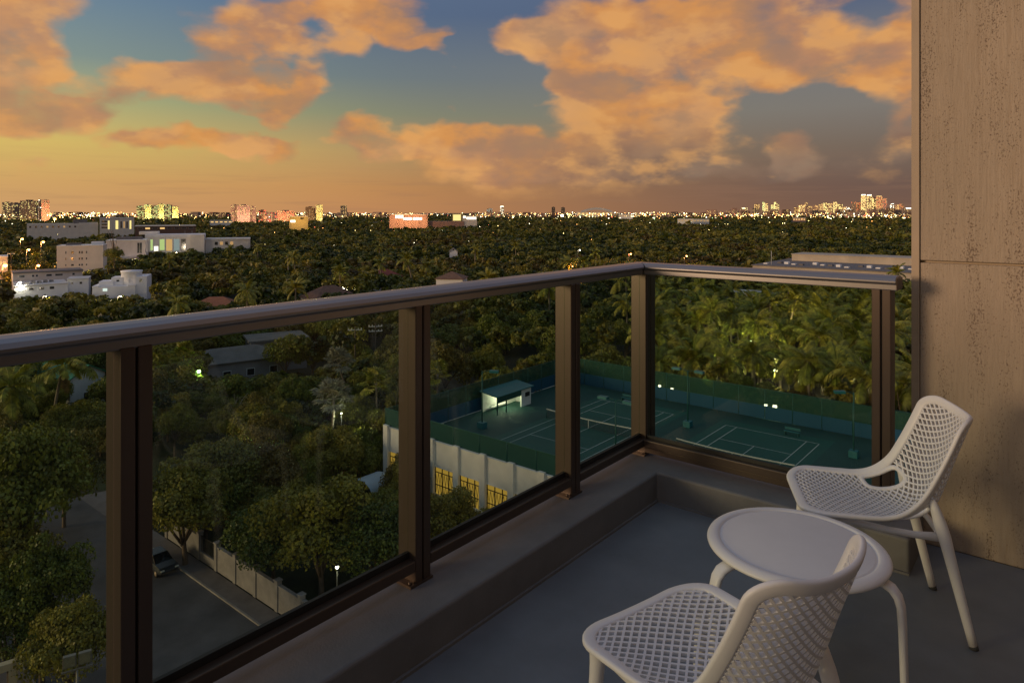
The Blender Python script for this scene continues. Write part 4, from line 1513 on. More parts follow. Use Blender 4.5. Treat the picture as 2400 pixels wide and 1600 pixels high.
    b.box('wall', M_towerbrown, 318, 530, 460, None, 0, 30); b.box('roof_edge', M_cream, 317, 528.8, 461, 530.2, -.6, 30)
    for i in range(8): b.window(E_warm if i in (1, 3) else M_dark, 324 + i * 17, 533, 335 + i * 17, 537)
    b.block(depth=30); keep(320, 528, 458, 540, 620)
    b = Bld('green_sign_shop', 'orange lit street corner building cut by the left frame edge', 'building', -20, 18, 265)
    b.box('wall', M_pink, -20, 604, 18, None, 0, 12); b.box('roof_edge', M_creamw, -21, 601, 19, 604, -.3, 12)
    for i in range(4): b.window(E_warm, -16 + i * 8, 612, -11 + i * 8, 620)
    b.block(); keep(0, 602, 18, 645, 265)
    # the mall on the right
    m_ = thing('shopping_hall', 'wide flat roofed hall with pale upper wall beyond the palms at the right', 'building', (-70, 283, 0))
    zt = 10.3
    wbuild(MB().box(-103, 283, 0, -20, 345, zt), 'wall', M_hall, m_)
    wbuild(MB().box(-103.4, 282.6, zt, -20, 345, zt + .35), 'roof_edge', M_roofgrey, m_)
    wbuild(MB().box(-98, 318, zt + .35, -28, 334, 13.4), 'upper_wall', M_hall, m_)
    wbuild(MB().box(-98.3, 317.7, 13.4, -28, 334.3, 13.7), 'upper_roof_edge', M_hall, m_)
    for i in range(22):
        x = -101 + i * 3.5
        wbuild(MB().box(x, 290 + (i * 7) % 9, zt + .35, x + 1.6, 292.5 + (i * 7) % 9, zt + .75 + (i % 3) * .25), 'roof_unit', (M_creamw, M_roofgrey, M_wht)[i % 3], m_)
    wbuild(MB().tube([(-97, 288, zt), (-97, 288, zt + 6)], .08, 6), 'flag_mast', M_creamw, m_)
    BLOCK.append((-106, 279, -16, 348)); keep(1762, 604, 2138, 638, 285)
    g = thing('parking_structure', 'open car park with lit greenish deck at the right of the flat hall', 'building', (-26, 300, 0))
    wbuild(MB().box(-46, 300, 0, 8, 340, 7.2), 'lower_deck', M_cream, g)
    wbuild(MB().box(-46, 299.6, 11.4, 8, 340, 13.0), 'upper_deck', M_toweryel, g)
    wbuild(MB().box(-46, 310, 7.2, 8, 310.3, 11.4), 'back_wall', M_toweryel, g)
    for x_ in (-36, -22):
        l = bpy.data.lights.new('deck_light', 'POINT'); l.energy = 1400; l.color = (.85, .95, .42); l.shadow_soft_size = .3
        o = bpy.data.objects.new('deck_light', l); COL.objects.link(o); o.location = (x_, 304.5, 10.4)
    for i in range(14): wbuild(MB().box(-45.5 + i * 3.8, 300.2, 7.2, -45.0 + i * 3.8, 300.7, 11.4), 'column', M_toweryel, g)
    wbuild(MB().box(-46, 299.8, 7.2, 8, 300.0, 8.2), 'balustrade', M_toweryel, g)
    BLOCK.append((-48, 297, 10, 343)); keep(2060, 600, 2140, 636, 297)


def house(name, label, px, D, W, Dp, hw, hr, yaw, wall, roof, kind='hip', wins=2, wm=None, group=None):
    az = math.atan((px - CX) / F_)
    t = thing(name, label, 'house', atd(px, D), PSI - az + yaw, group)
    x = W / 2
    MB().box(-x, 0, 0, x, Dp, hw).build('wall', wall, t)
    o = .45
    r = MB()
    if kind == 'hip':
        k = min(W, Dp) / 2
        A, B = ((-x + k, Dp / 2), (x - k, Dp / 2)) if W >= Dp else ((0, k), (0, Dp - k))
        r.add([(-x - o, -o, hw), (x + o, -o, hw), (x + o, Dp + o, hw), (-x - o, Dp + o, hw), (*A, hw + hr), (*B, hw + hr)],
              [(0, 1, 5, 4), (2, 3, 4, 5), (1, 2, 5), (3, 0, 4)] if W >= Dp else [(0, 1, 4), (1, 2, 5, 4), (2, 3, 5), (3, 0, 4, 5)])
        r.add([(-x - o, -o, hw - .15), (x + o, -o, hw - .15), (x + o, Dp + o, hw - .15), (-x - o, Dp + o, hw - .15), (-x - o, -o, hw), (x + o, -o, hw), (x + o, Dp + o, hw), (-x - o, Dp + o, hw)],
              [(3, 2, 1, 0), (0, 1, 5, 4), (1, 2, 6, 5), (2, 3, 7, 6), (3, 0, 4, 7)])
    elif kind == 'gable':
        MB().add([(-x, 0, hw), (x, 0, hw), (0, 0, hw + hr), (-x, Dp, hw), (x, Dp, hw), (0, Dp, hw + hr)], [(0, 1, 2), (5, 4, 3)]).build('gable', wall, t)
        for s in (-1, 1):
            a = [(s * (x + o), -o, hw - .2), (s * (x + o), Dp + o, hw - .2), (0, Dp + o, hw + hr + .08), (0, -o, hw + hr + .08)]
            q = MB().add(a + [(p[0], p[1], p[2] - .18) for p in a], [(0, 1, 2, 3), (7, 6, 5, 4), (0, 4, 5, 1), (1, 5, 6, 2), (2, 6, 7, 3), (3, 7, 4, 0)])
            q.build('roof_slope', roof, t)
        MB().lathe([(.0, -.02), (.35, -.02), (.35, .02), (0, .02)], 12, (0, 0, 0)).build('gable_vent', M_dark, t).matrix_local = Matrix.Translation((0, -.03, hw + hr * .45)) @ Matrix.Rotation(R(90), 4, 'X')
        r = None
    else:
        r.box(-x - o, -o, hw, x + o, Dp + o, hw + hr)
    if r: r.build('roof', roof, t)
    for i in range(wins):
        u = -x + W * (i + .5) / wins
        w = MB().box(u - .75, -.06, hw * .35, u + .75, .02, hw * .35 + 1.4).build('window', M_wht, t)
        put('pane', MB().box(u - .66, -.075, hw * .35 + .09, u + .66, -.061, hw * .35 + 1.31).mesh('pane', wm or M_dark), w)
    OBLOCK.append((t.location.x, t.location.y, math.cos(t.rotation_euler.z), math.sin(t.rotation_euler.z), -x - .5, -.5, x + .5, Dp + .5))
    return t


def houses():
    house('gable_house', 'white gabled house with green metal roof at the far left', 206, 110, 5.6, 10, 6.4, 1.5, R(32), M_wht, M_roofgreen, 'gable', 1)
    keep(165, 850, 252, 925, 109)
    # low grey house complex with several roofs
    t = house('grey_house', 'grey low house with hipped dark roof behind the green lamp', 560, 128, 17, 9, 4.6, 2.0, R(14), M_greywall, M_roofgrey, 'hip', 4)
    house('annex_house', 'flat roofed pink annex behind the low grey house', 655, 140, 11, 8, 6.2, .35, R(10), M_greywall, M_roofgrey, 'flat', 2)
    house('brown_roof_house', 'long house with brown tiled roof at the back of the low grey house', 600, 158, 34, 9, 5.4, 2.4, R(10), M_greywall, M_roofbrown, 'hip', 3)
    keep(490, 800, 740, 862, 126)
    house('hip_roof_house', 'brown hip roofed house in the trees above the middle of the rail', 790, 212, 14, 10, 6.0, 3.4, R(30), M_creamw, M_roofbrown, 'hip', 3); keep(745, 640, 845, 668, 210)
    house('cream_house', 'cream house with brown roof and dark windows close above the rail', 1053, 218, 8.6, 8, 11.2, 2.0, R(-12), M_creamw, M_roofbrown, 'hip', 3); keep(1024, 630, 1088, 660, 216)
    house('white_gable_house', 'tiny white gable end showing above the far tree tops', 1063, 400, 4.6, 6, 9.5, 1.8, R(0), M_wht, M_roofgrey, 'gable', 0); keep(1054, 582, 1073, 592, 398)
    house('red_roof_house', 'dark red roofed house with pale ridge left of the cream house', 905, 270, 13, 10, 7.0, 2.6, R(12), M_creamw, mat('red_tiles', (.20, .05, .035), .9, noise=(1, .2)), 'hip', 2)
    house('orange_roof_house', 'orange tiled roof low in the trees left above the rail', 500, 200, 13, 9, 4.6, 2.6, R(-10), M_creamw, mat('orange_tiles', (.30, .12, .06), .9, noise=(1, .2)), 'hip', 2); keep(465, 668, 535, 684, 198)
    house('garden_house', 'small pale house glimpsed under the rail among the first palms', 1634, 205, 6, 5, 8.2, .4, 0, M_creamw, M_roofwhite, 'flat', 2, E_dim)
    house('villa_house', 'low pale house behind the palm crowns under the right rail', 1760, 195, 14, 8, 9.0, .4, R(-8), M_creamw, M_roofwhite, 'flat', 4, E_dim)
    keep(1712, 664, 1800, 682, 193)


midrise()
houses()


Bld_last = [None]


def tower(label, px0, px1, ytop, D, wall, lit, frac, fl=3.4, dw=3.0, depth=None, yaw=0, cap=None, name='tower', strip=False, group='towers on the horizon'):
    b = Bld(name, label, 'tower', px0, px1, D, yaw, group)
    Bld_last[0] = b
    H = b.z(ytop); dp = depth or max(18, b.W * .6)
    b.box('wall', wall, px0, ytop, px1, None, 0, dp)
    rng = random.Random(int(px0 * 7 + ytop))
    mbs = {k: MB() for k in lit}
    nx = max(2, int(b.W / dw)); nz = max(3, int(H / fl)); cw, chh = b.W / nx, H / nz
    for side in (0, 1, 2):
        for i in range(nx if side == 0 else max(2, int(dp / dw))):
            colfrac = rng.uniform(.4, 1.5) if not strip else (1.6 if i % 3 else .2)
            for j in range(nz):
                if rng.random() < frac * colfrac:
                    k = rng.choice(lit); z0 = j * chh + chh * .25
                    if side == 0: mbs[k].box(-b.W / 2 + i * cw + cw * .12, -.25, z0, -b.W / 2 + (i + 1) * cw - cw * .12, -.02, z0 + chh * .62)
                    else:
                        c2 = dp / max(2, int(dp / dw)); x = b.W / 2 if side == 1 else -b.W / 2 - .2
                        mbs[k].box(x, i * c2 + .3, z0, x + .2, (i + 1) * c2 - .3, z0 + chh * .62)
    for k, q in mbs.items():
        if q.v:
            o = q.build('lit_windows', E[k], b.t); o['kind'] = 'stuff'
    # floor slabs read as fine horizontal lines
    sl_ = MB()
    for j in range(1, nz, 1 if nz < 14 else 2): sl_.box(-b.W / 2 - .3, -.35, j * chh - .15, b.W / 2 + .3, -.26, j * chh + .15)
    o = sl_.build('floor_bands', wall, b.t); o['kind'] = 'stuff'
    b.box('roof_hut', wall, px0 + (px1 - px0) * .3, ytop - max(1.2, (px1 - px0) * .05), px0 + (px1 - px0) * .7, ytop, dp * .2, dp * .7)
    if cap: b.box('crown_light', E[cap], px0 + (px1 - px0) * .1, ytop - 2.2, px1 - (px1 - px0) * .1, ytop - .2, dp * .1, dp * .6)
    return b


def flood(b, px, py, y, energy, col):
    l = bpy.data.lights.new('flood_light', 'POINT'); l.energy = energy; l.color = col; l.shadow_soft_size = 1.0
    o = bpy.data.objects.new('flood_light', l); COL.objects.link(o)
    o.location = b.t.location + Matrix.Rotation(b.t.rotation_euler.z, 3, 'Z') @ Vector((b.x(px), y, b.z(py)))


def skyline():
    T = tower
    # left cluster
    T('pale tower with yellow windows, leftmost on the horizon', 5, 30, 474, 2300, M_conc, ['yellow', 'dim', 'warm'], .45)
    T('grey tower block second from the left frame edge', 28, 48, 475.5, 2350, M_conc, ['dim', 'yellow'], .35)
    T('dark wide tower block with striped front left of the pink one', 47, 92, 470.5, 2250, M_towerdark, ['yellow', 'dim'], .25, strip=True)
    T('slim dark lift tower beside the orange glowing block', 90, 97, 468, 2240, M_towerdark, ['white'], .1)
    T('orange glowing tower at the right end of the left cluster', 97, 116, 468.5, 2230, M_towerpink, ['dim', 'warm', 'red'], .5)
    flood(Bld_last[0], 106, 508, -45, 260000, (1, .45, .18))
    flood(Bld_last[0], 60, 508, -60, 200000, (1, .75, .4))  # unseen flood lamps, added to brighten the left tower walls
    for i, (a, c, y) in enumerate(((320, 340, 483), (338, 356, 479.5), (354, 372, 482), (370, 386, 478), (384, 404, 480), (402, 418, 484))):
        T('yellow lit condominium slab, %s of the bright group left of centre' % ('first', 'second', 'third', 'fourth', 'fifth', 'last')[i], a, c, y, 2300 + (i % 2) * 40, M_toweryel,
          ['yellow', 'lime', 'dim'], .62, dw=4, group='bright condominium slabs')  # dense lit windows also stand in for the floodlit fronts
        if i % 2: flood(Bld_last[0], (a + c) / 2, 508, -30, 160000, (1, .85, .3))
    T('tall pinkish apartment tower with balcony bands', 541, 558, 480, 1750, M_towerpink, ['dim', 'dim', 'warm'], .45, group='pinkish apartment towers')
    T('pinkish apartment tower slab, middle one with the highest roof', 556, 586, 480.5, 1740, M_towerpink, ['dim', 'warm', 'dim'], .55, group='pinkish apartment towers')
    T('pinkish apartment tower at the right of the highest pink slab', 584, 600, 484, 1760, M_towerpink, ['dim', 'warm'], .4, group='pinkish apartment towers')
    for px in (548, 571, 592): flood(Bld_last[0], px, 512, -45, 60000, (1, .62, .42))  # unseen flood lamps, added to brighten the pink tower walls
    T('lower brown tower right of the pink apartment towers', 606, 624, 492.5, 1800, M_towerbrown, ['dim', 'warm', 'red'], .5)
    T('orange lit mid rise block with glowing base', 624, 650, 498.5, 1780, M_towerpink, ['warm', 'red', 'dim'], .7)
    T('second orange lit mid rise block beside the yellow warehouse', 650, 690, 494.5, 1850, M_towerpink, ['warm', 'dim', 'red'], .6)
    for px in (630, 655, 680): flood(Bld_last[0], px, 510, -35, 60000, (1, .45, .2))
    T('dark brown tower left of the slim yellow tower', 716, 739, 485, 1900, M_towerbrown, ['dim'], .35)
    T('slim bright yellow tower with pointed roof hut', 741, 756, 480, 1880, M_toweryel, ['yellow', 'yellow', 'dim'], .75)
    flood(Bld_last[0], 748, 505, -40, 120000, (1, .8, .3))
    T('slim pale tower with flat top plate', 798, 813, 482.5, 2600, M_conc, ['warm', 'dim'], .4, cap='dim')
    T('small glass tower on the horizon right of the orange warehouse', 1141, 1154, 489, 4200, M_conc, ['dim', 'cool'], .5)
    T('small stepped tower with white lit top near the centre', 1172, 1181, 485, 4200, M_conc, ['white', 'warm'], .5, cap='white')
    T('dark slab left one of the pair beside the bright lamp', 1293, 1301, 485.5, 3800, M_towerdark, ['dim'], .15)
    T('dark slab right one of the pair beside the bright lamp', 1315, 1324, 486.5, 3800, M_towerdark, ['dim'], .15)
    # downtown
    D = 5200
    for k_, c_, e_ in (('dn_yellow', (1, .80, .28), 2.4), ('dn_warm', (1, .62, .20), 1.9), ('dn_dim', (1, .52, .18), .9), ('dn_white', (1, .93, .72), 4.0), ('dn_lime', (.85, 1, .35), 2.0), ('dn_red', (1, .25, .08), 1.3)):
        E[k_] = emis(k_, c_, e_)
    dn = [(1738, 1752, 488.5, ['yellow', 'white'], .8, None, 'short bright yellow tower at the left of downtown'),
          (1768, 1780, 481, ['warm', 'dim'], .6, None, 'amber tower left of the yellow twin towers'),
          (1787, 1793, 476, ['yellow', 'lime'], .8, None, 'yellow twin tower, left one, left of the downtown gap'),
          (1794, 1800, 479, ['yellow', 'warm'], .7, None, 'yellow twin tower, right one, left of the downtown gap'),
          (1807, 1813, 482, ['lime', 'yellow'], .8, None, 'lime lit tower between the yellow twins and the gap'),
          (1814, 1819, 476, ['yellow'], .8, None, 'slim yellow tower just left of the downtown gap'),
          (1820, 1826, 479, ['yellow', 'warm'], .6, None, 'slim amber tower at the edge of the downtown gap'),
          (1861, 1871, 488, ['warm', 'dim'], .6, None, 'first amber block right of the downtown gap'),
          (1870, 1886, 482, ['warm', 'yellow', 'dim'], .6, None, 'broad amber tower with stepped roof right of the gap'),
          (1886, 1893, 476.5, ['dim', 'warm'], .5, None, 'slim dark tower with mast in the amber cluster'),
          (1893, 1904, 485, ['warm', 'dim'], .6, None, 'amber tower at the right of the masted tower'),
          (1906, 1918, 483, ['dim', 'warm'], .55, None, 'dim tower left of the three even amber towers'),
          (1919, 1929, 480, ['warm', 'dim'], .6, None, 'first of three even amber towers downtown'),
          (1930, 1940, 477.5, ['warm', 'yellow'], .55, None, 'second of three even amber towers downtown'),
          (1941, 1952, 479, ['yellow', 'warm'], .6, None, 'third of three even amber towers downtown'),
          (1953, 1963, 475.5, ['yellow', 'warm'], .65, None, 'taller yellow tower left of the low white lit hall'),
          (1963, 1975, 481, ['yellow', 'dim'], .65, None, 'yellow block left of the low white lit hall'),
          (1976, 1995, 487, ['warm', 'white'], .55, None, 'low white lit hall left of the dark downtown tower'),
          (1995, 2006, 475.5, ['dim', 'red'], .4, None, 'dark brown downtown tower, left one of two'),
          (2006, 2017, 477, ['dim', 'red'], .4, None, 'dark brown downtown tower, right one of two'),
          (2018, 2030, 461, ['warm', 'yellow'], .6, 'white', 'tallest downtown tower with white lit crown, left one'),
          (2031, 2044, 461.5, ['warm', 'yellow', 'dim'], .6, 'white', 'tallest downtown tower with white lit crown, right one'),
          (2044, 2053, 466, ['yellow', 'warm'], .6, None, 'yellow tower right of the white crowned pair'),
          (2053, 2068, 464, ['red', 'dim', 'warm'], .6, 'warm', 'red glowing tower right of the white crowned pair'),
          (2068, 2079, 468, ['dim', 'red'], .5, None, 'dim red tower at the shoulder of the downtown group'),
          (2086, 2095, 479, ['warm', 'white'], .55, None, 'tower with round lamp on top near the stone wall'),
          (2097, 2107, 482, ['dim', 'warm'], .5, None, 'low amber tower close to the stone wall'),
          (2108, 2119, 480, ['dim', 'red'], .5, None, 'low reddish tower close to the stone wall')]
    for i, (a, c, y, lit, fr, cap, lab) in enumerate(dn):
        T(lab, a, c, y - (512 - y) * .06, D + (i * 67) % 400, (M_conc, M_towerbrown, M_towerpink)[i % 3], ['dn_' + q for q in lit], min(.8, fr * 1.15), fl=5.5, dw=5.5, cap=cap, group='downtown towers')
    b = Bld('lit_tower', 'white and pink floodlit tapering tower next to the stone wall', 'tower', 2120, 2138, 5000)
    q = MB(); W = b.W
    for (w0, w1, y0, y1) in ((1.0, .8, 512, 503), (.8, .5, 503, 494), (.45, .6, 494, 488)):
        vs = []
        for (w, yy) in ((w0, y0), (w1, y1)):
            z = b.z(yy); vs += [(-W * w / 2, 0, z), (W * w / 2, 0, z), (W * w / 2, W * w, z), (-W * w / 2, W * w, z)]
        q.add(vs, [(3, 2, 1, 0), (4, 5, 6, 7), (0, 1, 5, 4), (1, 2, 6, 5), (2, 3, 7, 6), (3, 0, 4, 7)])
    q.build('shaft', M_wht, b.t)
    flood(b, 2126, 505, -45, 260000, (1, .5, .8)); flood(b, 2132, 505, -45, 260000, (1, .9, .85))
    MB().box(-W * .35, -.5, b.z(490), W * .35, W * .5, b.z(487)).build('crown_light', E_white, b.t)
    # big boxes in the middle distance
    b = Bld('orange_warehouse', 'big orange lit box building with bright sign panels in the middle horizon', 'building', 912, 1003, 1150)
    b.box('wall', M_towerpink, 912, 503, 1003, None, 0, 60); b.box('roof_edge', M_cream, 911, 502, 1004, 503.2, -1, 60)
    for a, c, y0, y1, k in ((927, 945, 504.5, 511.5, 'white'), (946, 965, 510, 515.5, 'white'), (968, 989, 510, 515.5, 'white')): b.window(E[k], a, y0, c, y1, -.3, frame=False)
    for i in range(6): b.box('pilaster', M_towerpink, 914 + i * 17, 504, 915.5 + i * 17, None, -1.2, 0)
    for px in (925, 957, 990): flood(b, px, 517, -22, 24000, (1, .55, .25))
    keep(912, 502, 1003, 531, 1150); b.block(depth=60)
    b = Bld('warehouse_annex', 'lower orange annex with yellow lit hall joined to the big box', 'building', 1003, 1118, 1180)
    b.box('wall', M_towerpink, 1004, 519, 1088, None, 0, 50); b.box('hall', M_toweryel, 1060, 501, 1082, None, 3, 40); b.box('lit_front', M_cream, 1084, 506, 1118, None, 1, 40)
    b.window(E_yellow, 1062, 503, 1080, 517, 3, frame=False); b.window(E_white, 1094, 509, 1116, 514, 1, frame=False); b.window(E_white, 1086, 506.5, 1092, 511, 1, frame=False)
    keep(1004, 502, 1118, 528, 1180); b.block(depth=50)
    b = Bld('yellow_warehouse', 'plain amber lit box building with one white window', 'building', 678, 722, 980)
    b.box('wall', M_toweryel, 678, 508, 722, None, 0, 40); b.box('roof_edge', M_cream, 677.5, 506.5, 722.5, 508.2, -.8, 40); b.window(E_white, 681, 516, 692, 521, -.1, frame=False)
    b.window(M_dark, 704, 510, 712, 514, -.1, frame=False)
    for px in (690, 712): flood(b, px, 518, -16, 8000, (1, .55, .15))
    keep(678, 506, 722, 533, 980); b.block(depth=40)
    # stadium with arched roof
    b = Bld('stadium', 'stadium with wide arched white roof right of the bright lamp', 'stadium', 1350, 1440, 4300)
    n = 14; q = MB(); vs, fs = [], []
    for i in range(n + 1):
        t = i / n; x = b.x(1362 + 72 * t); z = b.z(497 - 10.5 * math.sin(math.pi * min(1, t * .75 + .12)) ** 1.2)
        vs += [(x, 0, z), (x, 160, z), (x, 0, z - 14)]
    for i in range(n): fs += [(3 * i, 3 * i + 3, 3 * i + 4, 3 * i + 1), (3 * i + 2, 3 * i + 5, 3 * i + 3, 3 * i)]
    q.add(vs, fs); q.build('roof', M_roofwhite, b.t)
    b.box('stand', M_cream, 1350, 497, 1440, None, 20, 140)
    for i in range(9): b.window(E_warm, 1354 + i * 9.5, 499, 1360 + i * 9.5, 503, 19, frame=False)
    # low pale blocks in the woods to the right of the middle
    for i, (a, c, y, D_, lab) in enumerate(((1588, 1625, 513.5, 1500, 'low pale block with ribbed front among the dark woods'), (1625, 1662, 514.5, 1540, 'second low pale block right of the ribbed one'),
                                          (1450, 1483, 502.5, 2600, 'pale gable roofed shed on the horizon right of the stadium'), (1858, 1888, 511, 2400, 'orange lit low hall in front of downtown'),
                                          (492, 545, 517, 1500, 'long white lit low building left of the pink towers'))):
        b = Bld('low_block', lab, 'building', a, c, D_, 0, 'low buildings in the woods')
        b.box('wall', M_creamw if i != 3 else M_towerpink, a, y, c, None, 0, 30); b.box('roof_edge', M_cream, a - .5, y - .7, c + .5, y, -.8, 30)
        for k in range(5): b.window(E_dim if i < 3 else E_warm, a + (c - a) * (k + .2) / 5, y + 2, a + (c - a) * (k + .8) / 5, y + 4.5, 0, frame=False)
        keep(a, y, c, y + 9, D_)


skyline()


# ================================================================== PLANTING
keep(905, 955, 1290, 1150, 64); keep(1010, 905, 2045, 1100, 60); keep(1110, 868, 1265, 965, 88)
keep(430, 1285, 650, 1440, 55); keep(796, 1078, 900, 1132, 78); keep(1540, 880, 2045, 960, 85)
keep(448, 850, 486, 884, 108); keep(598, 1034, 624, 1060, 86); keep(700, 850, 850, 985, 92)


def visible_floor(px):
    return 1610 - (px - 355) * .506 if px < 1500 else 1030 + (px - 1500) * .3


def plant_near():
    """the trees close below the balcony"""
    def at(px, py, h, r, lab, k, name='broadleaf_tree', z=0):
        x, y, _ = atz(px, py, z)
        return tree(x, y, h, r, T_NEAR[k % 6], lab, None, name)
    at(42, 1510, 17.0, 5.0, 'tall leafy street tree with pale trunk at the left frame edge', 0)
    at(-50, 1380, 16, 5.2, 'dark street tree behind the pale trunked one, cut by the left edge', 3)
    at(165, 1690, 8.6, 3.0, 'low bushy tree beside the floodlight pole', 1)
    at(98, 1600, 10.6, 3.4, 'bushy tree hanging over the street under the pale trunked tree', 2)
    at(-10, 1560, 12.5, 4.2, 'dense dark tree filling the lower left corner behind the pergola', 1)
    at(20, 1640, 8.4, 3.2, 'low dark tree above the cream pergola frame', 4)
    at(150, 1235, 10.5, 4.2, 'dark tree on the far kerb where the street ends', 4)
    at(60, 1290, 13.0, 5.2, 'street tree on the far kerb beyond the pale trunked one', 5)
    at(752, 1405, 10.6, 5.6, 'broad round tree leaning over the white garden wall', 4)
    at(880, 1385, 8.8, 4.4, 'broad tree between the garden wall and the railing post', 1)
    at(640, 1375, 8.2, 4.2, 'leafy tree behind the garden wall left of the broad round one', 5)
    at(428, 1325, 10.6, 5.2, 'dark tree overhanging the pavement behind the parked car', 2)
    at(510, 1240, 9.6, 4.8, 'dark tree behind the white garden wall near its grille', 0)
    at(620, 1215, 8.6, 4.4, 'dark garden tree left of the red parasol', 3)
    x, y, _ = atd(268, 292)
    tree(x, y, 19.0, 3.9, T_MID[2], 'dark round tree between the cream block and the pink hall')
    at(1020, 1275, 5.4, 3.0, 'green shrubby tree in front of the first podium windows', 1)
    at(1110, 1300, 4.6, 2.8, 'green shrubby tree in front of the middle podium windows', 2)
    at(950, 1230, 6.6, 2.8, 'green tree at the corner of the podium wall', 0)
    at(1195, 1345, 4.6, 2.8, 'shrubby tree below the last podium windows', 4)


def plant_palms():
    rng = random.Random(21); pts = []
    tries = 0
    while len(pts) < 125 and tries < 6000:
        tries += 1
        px = rng.uniform(1500, 2190); D = rng.uniform(84, 205)
        x, y, _ = atd(px, D)
        if y < 93 or blocked(x, y, 2): continue
        if any((x - a) ** 2 + (y - b) ** 2 < (3.8 + D * .010) ** 2 for a, b, _ in pts): continue
        h = rng.uniform(8.5, 13.5); fl = rng.uniform(3.7, 5.2)
        if w2p(x, y, h + 2)[1] < 655 or hides(x, y, h + 1, 2.5): continue
        pts.append((x, y, D))
        whole = D > 150
        w = 'at the corner post end' if px < 1640 else ('in the middle' if px < 1860 else ('at the end post side' if px < 2050 else 'beside the stone wall'))
        d = 'first' if D < 112 else ('second' if D < 150 else 'last')
        lab = 'coconut palm in the %s rows of the grove, %s' % (d, w)
        palm(x, y, h, fl, lab, lab.replace('coconut palm', 'palms'), 0, whole, 'coco', 16)
    # single palms that stand out
    for (px, py, z, h, fl, kind, lab) in (
            (780, 935, 9.0, 9.0, 3.0, 'silver', 'large silver fan palm lit from below left of the podium'),
            (822, 850, 9.5, 9.5, 2.7, 'silver', 'silver fan palm behind the large lit one'),
            (1022, 880, 9.5, 9.5, 2.4, 'fan', 'yellow green fan palm above the shelter left of the light pole'),
            (880, 900, 9.0, 9.0, 2.5, 'fan', 'green fan palm next to the railing post left of the court'),
            (432, 835, 9.0, 9.0, 2.6, 'fan', 'fan palm glowing yellow beside the green lamp'),
            (375, 850, 8.0, 8.0, 2.3, 'fan', 'fan palm with hanging dry leaves left of the green lamp'),
            (40, 905, 10.5, 10.5, 4.6, 'coco', 'drooping green palm at the left edge before the gabled house'),
            (120, 860, 11.5, 11.5, 4.8, 'coco', 'tall green palm left of the gabled house'),
            (2120, 900, 10, 10, 3.8, 'coco', 'palm squeezed between the railing end and the stone wall'),
            (2100, 640, 12, 12, 4.2, 'coco', 'dark palm in front of the open car park')):
        x, y, _ = atz(px, py, z)
        palm(x, y, h, fl, lab, None, 0, False, kind, 16)
    # palms that rise out of the woods
    n = 0; tries = 0
    while n < 30 and tries < 3000:
        tries += 1
        px = rng.uniform(-20, 1560); D = 125 + 260 * rng.random() ** .8
        x, y, _ = atd(px, D); h = rng.uniform(10.5, 15)
        if blocked(x, y, 2) or hides(x, y, h + 2, 3): continue
        if w2p(x, y, h)[1] < 540: continue
        palm(x, y, h, rng.uniform(3.2, 4.4), 'thin palm rising out of the woods %s' % ('on the left side' if px < 700 else 'above the middle of the rail'),
             'palms in the woods on the left' if px < 700 else 'palms in the woods in the middle', 0, True)
        n += 1


def rail_row(px):
    return 777 - .11 * px if px < 1490 else 613 + .055 * (px - 1490)


def wood_zone(px, pt, D):
    """which glass panel (or stretch of rail) a tree is seen in, and how deep it stands"""
    if pt < rail_row(px) - 4:
        if px < 420: w = 'above the left end of the rail'
        elif px < 760: w = 'above the rail, left of the brown hip roof'
        elif px < 1100: w = 'above the rail near the cream house'
        elif px < 1500: w = 'above the rail left of its corner'
        else: w = 'above the short rail on the right'
        d = 'nearer' if D < 195 else 'farther'
        return '%s broadleaf tree %s' % (d, w), '%s trees %s' % (d, w)
    if px < 300: w = 'in the leftmost glass panel'
    elif px < 640: w = 'in the left half of the wide glass panel'
    elif px < 960: w = 'in the right half of the wide glass panel'
    elif px < 1140: w = 'in the third glass panel, left of the shelter roof'
    elif px < 1330: w = 'in the third glass panel, behind the shelter'
    elif px < 1500: w = 'in the narrow glass panel at the corner'
    elif px < 1780: w = 'in the right glass panel, left of the middle lamps'
    else: w = 'in the right glass panel, right of the middle lamps'
    d = 'front row' if D < 92 else ('middle row' if D < 115 else ('back row' if D < 150 else 'farthest'))
    return '%s tree %s' % (d, w), '%s trees %s' % (d, w)


